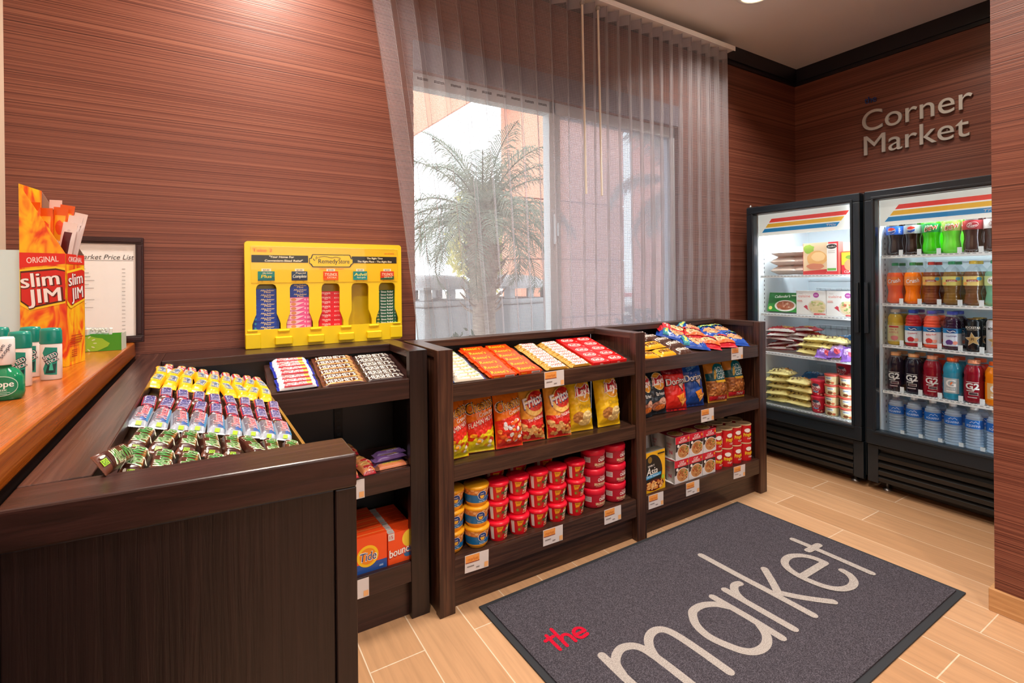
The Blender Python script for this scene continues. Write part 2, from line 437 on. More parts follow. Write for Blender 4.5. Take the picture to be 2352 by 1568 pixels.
# boxes -------------------------------------------------------------------
def artbox(w, d, h, mats, front=(), top=(), left=(), right=(), seg=None, rough=.35, bev=0):
    """box with its base centred on the origin; front faces -y"""
    if not isinstance(mats, dict): mats = {'all': mats}
    g = lambda k: mats.get(k, mats.get('all'))
    mb = MB(); x, y = w / 2, d / 2
    q = [(-x, -y, 0), (x, -y, 0), (x, y, 0), (-x, y, 0), (-x, -y, h), (x, -y, h), (x, y, h), (-x, y, h)]
    mb.add(q, [(0, 1, 5, 4)], g('front')); mb.add(q, [(4, 5, 6, 7)], g('top')); mb.add(q, [(3, 0, 4, 7)], g('left')); mb.add(q, [(1, 2, 6, 5)], g('right'))
    mb.add(q, [(2, 3, 7, 6)], g('back')); mb.add(q, [(3, 2, 1, 0)], g('back'))
    mb.art(lambda u, v, k: (u, -y - k, v), front, rough=rough); mb.art(lambda u, v, k: (u, v, h + k), top, rough=rough)
    mb.art(lambda u, v, k: (-x - k, -u, v), left, rough=rough); mb.art(lambda u, v, k: (x + k, u, v), right, rough=rough)
    return mb
def cylS(prof):
    """surface of a lathe profile: u = arc length at the widest radius, v = height; u=0 faces -y"""
    Rm = max(r for r, z in prof)
    def S(u, v, k):
        r = prof[-1][0]
        for (r0, z0), (r1, z1) in zip(prof, prof[1:]):
            if z0 <= v <= z1 and z1 > z0: r = r0 + (r1 - r0) * (v - z0) / (z1 - z0); break
        a = u / Rm; r += k; return (r * math.sin(a), -r * math.cos(a), v)
    return S
# ================================================================ ROOM
def struct(name, mb, **k):
    return mb.build(name, kind='structure', **k)
WY, WX, XL = 2.115, 3.83, -.53
b = MB(); b.box(XL, -4, -.05, WX, WY, 0, 'floor'); struct('floor', b)
b = MB(); b.box(XL, -4, ZC, WX, WY, ZC + .1, 'ceil'); struct('ceiling', b)
HX0, HX1, HZ0, HZ1 = .785, 2.52, .35, 2.115
b = MB()
b.box(XL, WY, 0, HX0, WY + .13, ZC, 'panel'); b.box(HX1, WY, 0, WX, WY + .13, ZC, 'panel')
b.box(HX0, WY, HZ1, HX1, WY + .13, ZC, 'panel'); b.box(HX0, WY, 0, HX1, WY + .13, HZ0, 'panel')
struct('wall_back', b)
b = MB(); b.box(WX, .5, 0, WX + .1, WY + .13, ZC, 'panel'); struct('wall_right', b)
b = MB(); b.box(2.34, -4, 0, WX + .1, .613, ZC, 'panel'); struct('wall_front', b)
b = MB(); b.box(XL - .1, -4, 0, XL, WY + .13, ZC, C('e6cdb4', .7)); struct('wall_left', b)
b = MB(); b.box(XL - .1, -4.1, 0, 2.34, -4, ZC, C('c9ad93', .8)); struct('wall_rear', b)
tm = C('15121a', .45)
b = MB(); b.box(XL, WY - .028, 2.640, WX - .03, WY, ZC, tm); b.box(XL, WY - .016, 2.616, WX - .016, WY, 2.640, tm); struct('trim_1', b)
b = MB(); b.box(WX - .028, .613, 2.640, WX, WY, ZC, tm); b.box(WX - .016, .613, 2.616, WX, WY, 2.640, tm); struct('trim_2', b)
b = MB(); b.box(2.325, -3.9, 0, 2.339, .626, .078, 'oakbase'); b.box(2.339, .6131, 0, 3.0, .626, .078, 'oakbase'); struct('baseboard_right', b, bevel=.002)

# ---- lamps in the ceiling
for i, (x, y, w) in enumerate(LAMPS):
    t = thing('ceiling_light', (x, y, ZC - .012), label=['round recessed downlight glowing in the ceiling above the drinks cooler aisle', 'round recessed downlight over the left candy display', 'round recessed downlight over the doormat', 'round recessed downlight above the counter end', 'round recessed downlight behind the doormat', 'round recessed downlight near the rear wall', 'round recessed downlight in front of the coolers'][i], cat='ceiling light')
    m = MB(); m.lathe([(.085, .011), (.098, .011), (.1, .004), (.096, 0), (.080, 0), (.078, .004)], 'white', 32, cap=False); m.build('trim_ring', t)
    m = MB(); m.lathe([(.0001, .006), (.079, .006)], C('fff3c4', .5, emit=7), 32, cap=False, smooth=False); m.build('lens', t)
    area('downlight', (x, y, ZC - .03), .15, w, spread=125)

# soft fill light added behind the viewer to brighten ceiling and fronts
fill_lamp = area('fill_light', (.9, -3.95, 1.9), 2.2, 46, (.93, .96, 1), rot=(PI / 2 + .4, 0, 0)); fill_lamp.data.shape = 'RECTANGLE'; fill_lamp.data.size = 2.4; fill_lamp.data.size_y = 1.2
# ---- window
fr = C('c7cdd2', .4)
wn = bpy.data.objects.new('window_1', None); COL.objects.link(wn); tag(wn, kind='structure')
b = MB(); y0, y1 = WY + .03, WY + .09
b.box(HX0, y0, HZ1 - .062, HX1, y1, HZ1, fr); b.box(HX0, y0, HZ0, HX1, y1, HZ0 + .05, fr)
b.box(HX0, y0, HZ0, HX0 + .012, y1, HZ1, fr); b.box(HX1 - .048, y0, HZ0, HX1, y1, HZ1, fr)
b.box(1.548, y0, HZ0, 1.592, y1, HZ1, fr); b.box(1.594, y0 + .012, HZ0, 1.628, y1, HZ1, fr)
b.build('window_frame', wn, bevel=.002)
b = MB()
for i in range(9): b.box(HX0 + .03 + i * .083, y0 - .002, HZ1 - .030, HX0 + .083 + i * .083, y0 + .001, HZ1 - .019, 'black')
b.build('vent_slot', wn)
b = MB(); b.box(HX0 + .01, y0 + .025, HZ0 + .04, 1.55, y0 + .03, HZ1 - .055, 'glass'); b.build('pane', wn)
b = MB(); b.box(1.625, y0 + .045, HZ0 + .04, HX1 - .04, y0 + .05, HZ1 - .055, 'glass'); b.build('pane', wn)
b = MB(); b.box(1.625, y0 + .02, HZ0 + .04, HX1 - .04, y0 + .021, HZ1 - .055, 'screen_haze'); b.build('screen_reflection_haze', wn)  # screen sheet that carries the painted reflection haze
b = MB(); b.box(1.565, y0 - .03, 1.36, 1.585, y0, 1.52, fr); b.box(1.570, y0 - .045, 1.40, 1.582, y0 - .03, 1.47, fr); b.build('latch', wn, bevel=.004)
# deep blind box over the head
b = MB(); b.box(HX0, WY - .012, HZ1, HX1, WY - .0005, HZ1 + .125, C('6c6470', .7)); struct('trim_3', b)

# ---- sheer curtains
def curtain(xl, xr, n, ph, seed):
    """xl(z), xr(z); n folds"""
    Z = [.06 + (2.630 - .06) * j / 24 for j in range(25)]; nu = n * 14; V = []; U = []
    for z in Z:
        a, c = xl(z), xr(z); t = (z - .06) / 2.58; row = []
        for i in range(nu + 1):
            s = i / nu; ww = 2 * PI * n * s + ph + (1 - t) * 1.1 * math.sin(s * 9 + seed)
            A = .034 * (1 - .25 * math.sin(s * 23 + seed) * (1 - t))
            x = a + (c - a) * (s + .12 * (1 - t) * math.sin(s * 2 * PI) / n) + .010 * math.sin(2 * ww); y = 2.032 + A * math.sin(ww)
            row.append((min(max(x, min(a, c)), max(a, c)), y, z))
        u = 0
        for i, p in enumerate(row):
            if i: u += math.hypot(p[0] - row[i - 1][0], p[1] - row[i - 1][1])
            U.append((u, z)); V.append(p)
    m = nu + 1; F = [(j * m + i, j * m + i + 1, (j + 1) * m + i + 1, (j + 1) * m + i) for j in range(24) for i in range(nu)]
    mb = MB(); mb.add(V, F, 'sheer', True); return mb, U
def curtain_obj(t, mb, U):
    o = mb.build('sheer_panel', t); uv = o.data.uv_layers.new(name='UVMap')
    for l in o.data.loops: uv.data[l.index].uv = U[l.vertex_index]
    return o
for k, (xl, xr, n, ph, wx, lab) in enumerate([
    (lambda z: .515 + .245 * ((2.64 - z) / 1.7) ** .8 if z > .94 else .76, lambda z: 1.70, 11, .4, 1.659, 'sheer grey mesh curtain on the left, slanting in behind the yellow display'),
    (lambda z: 1.70, lambda z: 2.885 if z > 1.2 else 2.87, 14, 1.2, 1.765, 'sheer grey mesh curtain on the right, hanging straight beside the dark wood wall')]):
    t = thing('sheer_curtain', (0, 0, 0), label=lab, cat='curtain'); mb, U = curtain(xl, xr, n, ph, k * 2.1); curtain_obj(t, mb, U)
    m = MB(); m.tube([(wx - .012, 1.985, 2.58), (wx - .006, 1.984, 2.1), (wx, 1.982, 1.61)], .006, C('cfc3b4', .35), 8); wd = m.build('wand', t)
    m = MB(); m.lathe([(.001, 0), (.012, .002), (.014, .012), (.010, .022), (.001, .024)], C('8b8480', .3), 12, o=(wx - .012, 1.985, 2.575)); m.build('wand_hook', wd)
b = MB(); b.box(.45, 1.985, 2.640, 2.915, 2.10, 2.662, C('efe9e4', .4)); b.box(.45, 1.985, 2.632, 2.915, 1.990, 2.640, C('efe9e4', .4))
b.build('curtain_track', bevel=.002, label='long white ceiling-height track carrying the sheer curtains', cat='curtain track')

# ================================================================ OUTSIDE
b = MB(); b.box(-12, WY + .15, -.12, 40, 45, -.02, C('b9b2a6', .9)); tag(b.build('ground'), kind='structure')
stucco = NT('salmon_stucco'); nn = stucco.noise(stucco.mapped((1, 1, 1)), 60, 4)
stucco.princ(stucco.ramp(nn, [(.3, 'd8917a'), (.7, 'e8a68e')]), .9, nn, .003); stucco = stucco.m
t = thing('stucco_pillar', (3.56, 5.6, 0), label='broad salmon stucco pillar outside with horizontal joints behind the palm', cat='pillar')
b = MB()
for z0, z1 in ((-.02, .62), (.64, 1.44), (1.46, 2.26), (2.28, 5.5)): b.box(0, 0, z0, 1.86, .5, z1, stucco)
b.box(.03, .03, -.02, 1.83, .47, 5.5, C('8d5546', .9)); b.build('shaft', t)
t = thing('stucco_wall', (6.1, 5.6, 0), label='salmon stucco wall outside at the right edge of the window', cat='wall')
b = MB(); b.box(0, 0, -.02, 3, .5, 5.5, stucco); b.build('shaft', t)
b = MB(); b.prism([(.3, 1.62), (3.35, 3.79), (3.35, 5.9), (.3, 5.9)], 5.6, 6.1, stucco, 'y'); b.build('sloping_eave', label='salmon stucco gable with a sloping lower edge at the upper left of the window', cat='gable')

def leafmat(name, c0, c1):
    k = NT(name); a = k.noise(k.mapped((1, 1, 1)), 14, 2); c = k.ramp(a, [(.3, c0), (.7, c1)])
    d = k.n('ShaderNodeBsdfDiffuse'); k.l(c, d.inputs[0]); t = k.n('ShaderNodeBsdfTranslucent'); k.l(c, t.inputs[0])
    m = k.n('ShaderNodeMixShader'); m.inputs[0].default_value = .4; k.l(d.outputs[0], m.inputs[1]); k.l(t.outputs[0], m.inputs[2]); k.l(m.outputs[0], k.out.inputs[0]); return k.m
PALM = leafmat('palm_leaf', '6a8074', '93a294')
def frond(mb, base, az, el, ln, rnd, droop=1.0, lw=.010, lf=.30, n=44):
    p = Vector(base); pts = []; e = el
    for i in range(15):
        pts.append(p.copy()); d = Vector((math.cos(az) * math.cos(e), math.sin(az) * math.cos(e), math.sin(e)))
        p = p + d * ln / 14; e -= droop * (.09 + .02 * i * .5)
    mb.tube(pts, [.009 * (1 - i / 16) + .002 for i in range(15)], PALM, 5)
    V = []; F = []
    for k in range(n):
        f = .12 + .87 * k / n; i = min(13, int(f * 14)); q = pts[i].lerp(pts[i + 1], f * 14 - i); d = (pts[i + 1] - pts[i]).normalized()
        side = d.cross(Vector((0, 0, 1))).normalized(); up = side.cross(d)
        for s in (-1, 1):
            l = lf * math.sin(PI * min(1, f * .9 + .12)) ** .6 * rnd.uniform(.8, 1.1)
            dv = (side * s * .85 + d * .75 + up * rnd.uniform(-.1, .35)).normalized()
            a = q; m = q + dv * l * .55; c = q + dv * l + Vector((0, 0, -l * rnd.uniform(.25, .6)))
            w = d * lw; kk = len(V); V += [a - w * .5, a + w * .5, m + w * .5, m - w * .5, c]; F += [(kk, kk + 1, kk + 2, kk + 3), (kk + 3, kk + 2, kk + 4)]
    mb.add(V, F, PALM)
def palm(loc, zc, n, ln, seed, label, azr=(0, 2 * PI), lf=.26, lw=.01):
    rnd = random.Random(seed); t = thing('palm_tree', (loc[0], loc[1], -.02), label=label, cat='palm')
    bark = NT('palm_bark'); a = bark.noise(bark.mapped((6, 6, 30)), 2, 4); bark.princ(bark.ramp(a, [(.3, '75695f'), (.7, 'a09488')]), .95, a, .02)
    m = MB(); m.lathe([(.13, 0), (.115, .3), (.105, zc * .55), (.13, zc * .72), (.16, zc * .86), (.10, zc), (.02, zc + .12)], bark.m, 14); m.build('trunk', t)
    m = MB()
    for i in range(70):
        az = i * 2.4; z = zc * (.52 + .46 * i / 70); r = .11 + .03 * math.sin(i); d = Vector((math.cos(az), math.sin(az), .55))
        p = Vector((r * math.cos(az), r * math.sin(az), z)); m.tube([p - d * .03, p + d * .05, p + d * .10 + Vector((0, 0, .03))], [.016, .012, .004], bark.m, 5)
    tag(m.build('leaf_base_stubs', t), kind='stuff')
    for i in range(n):
        f = i / n; m = MB(); el = 1.45 - 1.65 * f + rnd.uniform(-.12, .12); az = azr[0] + ((i * 2.399) % (2 * PI)) / (2 * PI) * (azr[1] - azr[0])
        frond(m, (0, 0, zc), az, el, ln * rnd.uniform(.8, 1.1), rnd, rnd.uniform(.8, 1.3) * (.55 if f < .3 else 1), lw, lf); m.build('frond', t)
palm((2.19, 4.1), 1.72, 46, 1.1, 3, 'feathery palm with shaggy trunk standing outside the left window pane')
palm((5.35, 4.45), 2.35, 15, 1.3, 9, 'palm fronds seen outside through the right window pane', lf=.34, lw=.022)

def leafball(name, c, r, n, mat, seed, s=.09, **k):
    rnd = random.Random(seed); V = []; F = []
    for i in range(n):
        while True:
            p = Vector((rnd.uniform(-1, 1), rnd.uniform(-1, 1), rnd.uniform(-1, 1)))
            if .35 < p.length < 1: break
        p = Vector((p.x * r[0], p.y * r[1], p.z * r[2])); a = Vector((rnd.gauss(0, 1), rnd.gauss(0, 1), rnd.gauss(0, 1))).normalized(); q = a.cross(Vector((rnd.gauss(0, 1), .3, .2))).normalized()
        sz = s * rnd.uniform(.6, 1.3); j = len(V); V += [p - a * sz, p + q * sz * .5, p + a * sz, p - q * sz * .5]; F.append((j, j + 1, j + 2, j + 3))
    return V, F, mat
def shrub(loc, r, n, mat, seed, s, label, cat='shrub', trunk=0):
    t = thing('leafy_' + cat, (loc[0], loc[1], -.02), label=label, cat=cat)
    m = MB(); V, F, _ = leafball('', None, r, n, mat, seed, s); m.add([(v.x, v.y, v.z + loc[2]) for v in V], F, mat); tag(m.build('foliage', t))
    m = MB(); rnd = random.Random(seed)
    for i in range(6):
        a = rnd.uniform(0, 6.28); m.tube([(0, 0, 0), (.1 * math.cos(a), .1 * math.sin(a), loc[2] * .5), (r[0] * .5 * math.cos(a), r[1] * .5 * math.sin(a), loc[2] + .2 * r[2])], [.05 + trunk, .03, .01], C('6a5644', .9), 6)
    m.build('stem', t)
YG = leafmat('yellow_green_leaf', 'b5b46a', 'dcd79c'); DG = leafmat('dark_leaf', '2d4030', '4c624a')
shrub((5.9, 11, 2.2), (1.0, .7, 1.4), 1500, YG, 1, .12, 'yellow-green leafy tree far outside behind the left waste bin', 'tree', .05)
shrub((8.0, 12.5, 2.0), (1.0, .8, 1.2), 1100, YG, 2, .12, 'pale yellow-green tree far outside to the right of the palm trunk', 'tree', .05)
shrub((4.10, 4.0, .42), (.45, .3, .45), 1400, DG, 4, .04, 'dark green hedge bush below the right window pane')
shrub((1.52, 3.2, .45), (.2, .2, .42), 350, DG, 5, .035, 'low green plant outside at the lower left of the window')

BG = C('989ea4', .5)
for i, (x, y, rz, lab) in enumerate([(2.02, 4.95, .25, 'grey hooded outdoor waste bin left of the palm trunk'), (2.98, 4.95, .25, 'grey hooded outdoor waste bin right of the palm trunk')]):
    t = thing('waste_bin', (x, y, -.02), rz, label=lab, cat='waste bin'); s = .34
    m = MB(); m.box(-s, -s, 0, s, s, .93, BG); m.box(-s - .02, -s - .02, .93, s + .02, s + .02, .99, BG); m.build('body', t, bevel=.02)
    m = MB()
    for a in (-1, 1):
        for c in (-1, 1): m = MB(); m.box(min(a * s, a * (s - .09)), min(c * s, c * (s - .09)), .99, max(a * s, a * (s - .09)), max(c * s, c * (s - .09)), 1.13, BG); m.build('corner_post', t, bevel=.01)
        m = MB(); m.box(-.05, min(a * s, a * (s - .03)), .99, .05, max(a * s, a * (s - .03)), 1.13, BG); m.build('middle_post', t, bevel=.01)
    m = MB(); N = 12; V = []
    for j in range(N + 1):
        for k in range(N + 1):
            u, v = -1 + 2 * j / N, -1 + 2 * k / N; V.append((u * (s + .03), v * (s + .03), 1.12 + .13 * (1 - u ** 4) * (1 - v ** 4) ** .8))
    m.add(V, [(j * (N + 1) + k, (j + 1) * (N + 1) + k, (j + 1) * (N + 1) + k + 1, j * (N + 1) + k + 1) for j in range(N) for k in range(N)], BG, True)
    m.box(-s - .03, -s - .03, 1.10, s + .03, s + .03, 1.122, BG); m.build('hood', t)
# parked car
t = thing('parked_car', (14.2, 14.5, -.02), .5, label='white and red car parked far outside beyond the hedge', cat='car')
m = MB(); m.prism([(-2.1, .3), (2.1, .3), (2.15, .7), (1.9, .9), (1.0, .98), (.5, 1.42), (-.9, 1.45), (-1.5, 1.0), (-2.1, .92)], -.85, .85, C('f0f0f2', .2), 'y'); m.build('body', t, bevel=.05)
m = MB(); m.prism([(.9, 1.0), (.45, 1.36), (-.85, 1.38), (-1.35, 1.02)], -.87, .87, C('20262c', .1), 'y'); m.build('windows', t)
m = MB(); m.box(-2.12, -.87, .55, 2.12, .87, .68, C('c0352c', .3)); m.build('stripe', t)
for x in (-1.3, 1.35):
    for y in (-.86, .70):
        m = MB(); m.lathe([(.2, 0), (.33, .01), (.33, .16), (.2, .17)], C('1a1a1a', .8), 18); o = m.build('wheel', t, (x, y, .33), (-PI / 2, 0, 0))

# ================================================================ FURNITURE
def B(mb, name, par, **k): return mb.build(name, par, bevel=k.pop('bevel', .0018), **k)
YF, YB = 1.611, 1.955      # front and back of the two window-side units
def unit(x0, x1, lab, leftside, faces):
    t = thing('display_shelf_unit', (0, 0, 0), label=lab, cat='shelf unit')
    PW = .059
    # posts
    xs = [x1 - PW] + ([x0] if leftside else [])
    for x in xs: m = MB(); m.box(x, YF - .004, 0, x + PW, YF + .03, .931, 'wz'); B(m, 'post', t)
    for x, s in [(x1, -1)] + ([(x0, 1)] if leftside else []):
        a = x + s * .004; c = x + s * .034
        m = MB(); m.box(min(a, c), YF + .0302, 0, max(a, c), YB - .012, .903, 'wz'); B(m, 'side_panel', t)
        m = MB(); m.box(min(x, x + s * .06), YF + .0302, .9035, max(x, x + s * .06), YB - .0702, .931, 'wy'); B(m, 'side_rail', t)
    m = MB(); m.box(x0, YB - .07, .9035, x1, YB, .931, 'wx'); B(m, 'back_rail', t)
    xa = x0 + (.034 if leftside else .0005); xb = x1 - .034
    m = MB(); m.box(xa, YB - .012, 0, xb, YB - .001, .903, C('1c1414', .5)); B(m, 'back_panel', t)
    fa = x0 + (PW + .0005 if leftside else .001); fb = x1 - PW - .0005
    for i, (zt, zb) in enumerate(faces):
        m = MB(); m.box(fa, YF, zb, fb, YF + .019, zt, 'wx'); B(m, 'shelf_face', t)
        m = MB(); y0, y1 = YF + .0192, YB - .0125; z1 = zt - .004; z2 = z1 + (.068 if i == 0 else 0)
        xl, xr = xa + .0005, xb - .0005
        yy = YB - .072 if i == 0 else y1
        m.hexa([(xl, y0, z1 - .018), (xr, y0, z1 - .018), (xl, yy, z2 - .018), (xr, yy, z2 - .018), (xl, y0, z1), (xr, y0, z1), (xl, yy, z2), (xr, yy, z2)], 'wx'); B(m, 'shelf', t)
    m = MB(); m.box(xa, YF + .030 if True else 0, .0, xb, YF + .045, .115, 'wx'); B(m, 'kick_board', t)
    return t
FACES = [(.807, .745), (.520, .462), (.188, .110)]
unit(.674, 1.680, 'dark wood shelf unit in the middle stocked with chips bags and red soup cups', True, FACES)
unit(1.681, 2.603, 'dark wood shelf unit on the right stocked with noodle packs and chip cans', False, FACES)

# corner display: a wing along the counter and a bay along the back wall
ct = thing('corner_display_unit', (0, 0, 0), label='near-black wood corner display with tilted candy trays beside the orange counter', cat='shelf unit')
def eb(name, *boxes, mat='ex', **k):
    m = MB()
    for q in boxes: m.box(*q, mat)
    return B(m, name, ct, **k)
m = MB(); m.hexa([(-.2, .746, .884), (.177, .718, .884), (-.2, .822, .884), (.177, .805, .884), (-.2, .746, .931), (.177, .718, .931), (-.2, .822, .931), (.177, .805, .931)], 'ex'); B(m, 'end_rail', ct, bevel=.003)
m = MB(); m.hexa([(-.197, .7515, 0), (.1475, .7255, 0), (-.197, .80, 0), (.1475, .79, 0), (-.197, .7515, .8835), (.1475, .7255, .8835), (-.197, .80, .8835), (.1475, .79, .8835)], 'ez'); B(m, 'end_panel', ct)
m = MB(); m.hexa([(.148, .7225, 0), (.177, .7205, 0), (.148, .80, 0), (.177, .80, 0), (.148, .7225, .8835), (.177, .7205, .8835), (.148, .80, .8835), (.177, .80, .8835)], 'ez'); B(m, 'end_post', ct)
eb('wing_rail', (-.2, .8225, .9035, -.128, 2.112, .931), mat='ey')
eb('wing_back_panel', (-.199, .80, 0, -.18, 2.11, .903), mat='ey')
eb('back_rail', (-.1275, 1.895, .9035, .5978, 2.112, .931), mat='ex')
eb('side_rail', (.598, 1.6925, .9035, .658, 2.112, .931), mat='ey')
eb('side_panel', (.622, 1.6925, 0, .652, 1.95, .903), mat='ez')
eb('post', (.592, 1.66, 0, .658, 1.692, .931), mat='ez')
eb('back_panel', (-.179, 1.935, 0, .6215, 1.95, .903), mat=C('17120f', .5))
# wing tray
m = MB(); m.hexa([(-.178, .802, .888), (.150, .802, .79), (-.178, 1.894, .888), (.150, 1.894, .79), (-.178, .802, .903), (.168, .802, .803), (-.178, 1.894, .903), (.150, 1.894, .803)], 'ey'); B(m, 'candy_tray', ct)
m = MB(); m.hexa([(.168, .806, .79), (.174, .806, .79), (.150, 1.66, .79), (.156, 1.66, .79), (.168, .806, .842), (.174, .806, .842), (.150, 1.66, .838), (.156, 1.66, .838)], C('a98535', .25, .6)); m.build('brass_tray_edge', ct)
# bay shelves
def eshelf(zt, zb, x0, tilt):
    m = MB(); m.box(x0, 1.66, zb, .5915, 1.679, zt, 'ex'); B(m, 'shelf_face', ct)
    m = MB(); z1 = zt - .004; z2 = z1 + (.060 if tilt else 0); y1 = 1.894 if tilt else 1.934
    m.hexa([(x0, 1.6795, z1 - .018), (.6215, 1.6795, z1 - .018), (x0, y1, z2 - .018), (.6215, y1, z2 - .018), (x0, 1.6795, z1), (.6215, 1.6795, z1), (x0, y1, z2), (.6215, y1, z2)], 'ex'); B(m, 'shelf', ct)
eshelf(.836, .766, .158, True); eshelf(.530, .462, -.178, False); eshelf(.201, .131, -.178, False)
for z in (.52, .19): eb('wing_shelf', (-.179, .802, z - .02, .15, 1.659, z), mat='ey')
eb('kick_board', (-.179, 1.69, 0, .6215, 1.705, .13), mat='ex')
m = MB(); m.box(.395, 1.926, .20, .425, 1.9345, .80, C('1a1c1f', .3, .8))
for i in range(22): m.box(.403, 1.925, .22 + i * .027, .417, 1.9261, .232 + i * .027, C('000000', .6))
m.build('slotted_upright', ct)

# orange counter on the left
t = thing('service_counter', (0, 0, 0), label='glossy orange-brown wooden counter top at the left edge', cat='counter')
m = MB(); m.box(-.529, -.9, .928, -.213, 2.113, .977, 'cherry'); m.build('counter_top', t, bevel=.004)
m = MB(); m.box(-.529, -.88, 0, -.216, 2.112, .9275, C('241613', .4)); m.build('cabinet_base', t)

# ================================================================ DOORMAT
mt = thing('door_mat', (0, 0, 0), label='large charcoal welcome mat lettered the market on the tiled floor', cat='mat')
MC = [(.838, .684), (2.372, .700), (2.345, 1.612), (.816, 1.590)]
def inset(pts, d):
    c = Vector((sum(p[0] for p in pts) / 4, sum(p[1] for p in pts) / 4)); return [(p[0] + (d if p[0] < c.x else -d), p[1] + (d if p[1] < c.y else -d)) for p in pts]
m = MB(); m.prism(MC, .0005, .006, C('24262b', .8)); m.build('rubber_border', mt, bevel=.0015)
m = MB(); m.prism(inset(MC, .022), .0061, .011, 'carpet'); m.build('pile_field', mt)
STK = {
'm1':[(1.027,1.172),(1.026,1.091),(1.028,1.0),(1.030,.925)],
'm2':[(1.028,1.085),(1.04,1.125),(1.067,1.151),(1.1,1.163),(1.136,1.152),(1.155,1.125),(1.163,1.078),(1.168,1.0),(1.170,.925)],
'm3':[(1.163,1.085),(1.178,1.12),(1.206,1.150),(1.242,1.163),(1.273,1.153),(1.289,1.119),(1.297,1.047),(1.302,.925)],
'a1':[(1.558,1.107),(1.529,1.143),(1.483,1.163),(1.435,1.16),(1.405,1.136),(1.383,1.103),(1.374,1.055),(1.386,1.005),(1.411,.954),(1.445,.931),(1.493,.931),(1.535,.954),(1.563,.995)],
'a2':[(1.558,1.172),(1.562,1.109),(1.566,1.039),(1.567,.968),(1.567,.922)],
'r1':[(1.632,1.174),(1.634,1.109),(1.637,1.011),(1.640,.924)],'r2':[(1.634,1.10),(1.645,1.135),(1.665,1.160),(1.689,1.173),(1.712,1.170)],
'k1':[(1.752,1.373),(1.755,1.191),(1.760,1.07),(1.763,.926)],'k2':[(1.88,1.174),(1.825,1.109),(1.772,1.052)],'k3':[(1.782,1.06),(1.813,1.014),(1.85,.971),(1.895,.926)],
'e0':[(1.955,1.068),(2.126,1.070)],
'e1':[(2.126,1.07),(2.124,1.110),(2.100,1.148),(2.055,1.170),(2.005,1.164),(1.970,1.138),(1.952,1.096),(1.950,1.042),(1.963,.987),(1.992,.951),(2.039,.936),(2.086,.945),(2.118,.974),(2.127,1.004)],
't1':[(2.198,1.238),(2.202,1.145),(2.203,1.052),(2.203,.936)],'t2':[(2.160,1.154),(2.245,1.154)]}
THE = {'T1':[(.931,1.335),(.932,1.289),(.933,1.262)],'T2':[(.914,1.316),(.949,1.320)],'H1':[(.962,1.350),(.961,1.298),(.961,1.263)],'H2':[(.962,1.290),(.972,1.305),(.987,1.306),(.996,1.293),(.997,1.265)],
'E0':[(1.016,1.286),(1.052,1.286)],'E1':[(1.052,1.286),(1.048,1.302),(1.032,1.309),(1.016,1.299),(1.012,1.280),(1.024,1.266),(1.050,1.270)]}
def strokes(name, D, w, mat):
    m = MB(); ly = [L(smooth_path(p), w, mat) for p in D.values()]; m.art(lambda u, v, k: (u, v, .0112 + k), ly, h0=.0004, dh=.00015); m.build(name, mt, label=None)
strokes('pale_lettering', STK, .0295, 'pile_grey'); strokes('red_lettering', THE, .0125, 'pile_red')

# ================================================================ WALL SIGN
ws = thing('wall_sign', (0, 0, 0), label='raised silver lettering reading the Corner Market above the coolers', cat='sign')
def letters(s, yc, z0, h, w, col, dep=.012, bold=.004, name='lettering'):
    V, F, wd = text2d(s, bold, 8); k = h / .72; kx = w / wd; m = MB(); x = WX - .006 - dep
    n = len(V); m.add([(x, yc - a * kx, z0 + c * k) for a, c in V], F, col)
    from collections import Counter
    ed = Counter(); dr = {}
    for f in F:
        for q in range(len(f)):
            e = (f[q], f[(q + 1) % len(f)]); kk = (min(e), max(e)); ed[kk] += 1; dr[kk] = e
    SV = []; SF = []
    for kk, c in ed.items():
        if c == 1:
            a, c2 = dr[kk]; i = len(SV)
            for (u, v), xx in ((V[a], x), (V[c2], x), (V[c2], x + dep), (V[a], x + dep)): SV.append((xx, yc - u * kx, z0 + v * k))
            SF.append((i, i + 1, i + 2, i + 3))
    m.add(SV, SF, col); m.build(name, ws)
sil = C('c9c2b8', .38, .25)
letters('Corner', 1.365, 2.153, .142, .575, sil)
letters('Market', 1.368, 1.992, .135, .55, sil)
letters('the', 1.604, 2.342, .045, .07, C('1d3f86', .4), .006)
for y, z in ((1.2, 2.2), (1.5, 2.2), (1.2, 2.05), (1.5, 2.05), (1.6, 2.36)):
    m = MB(); m.box(WX - .0065, y - .003, z, WX, y + .003, z + .006, sil); m.build('mounting_stud', ws)
# ================================================================ PRODUCTS
rnd = random.Random(11)
J = lambda a: rnd.uniform(-a, a)
def src(mb, name, cat):            # a first copy; put() moves it on its first use
    return mb.build(name, cat=cat)
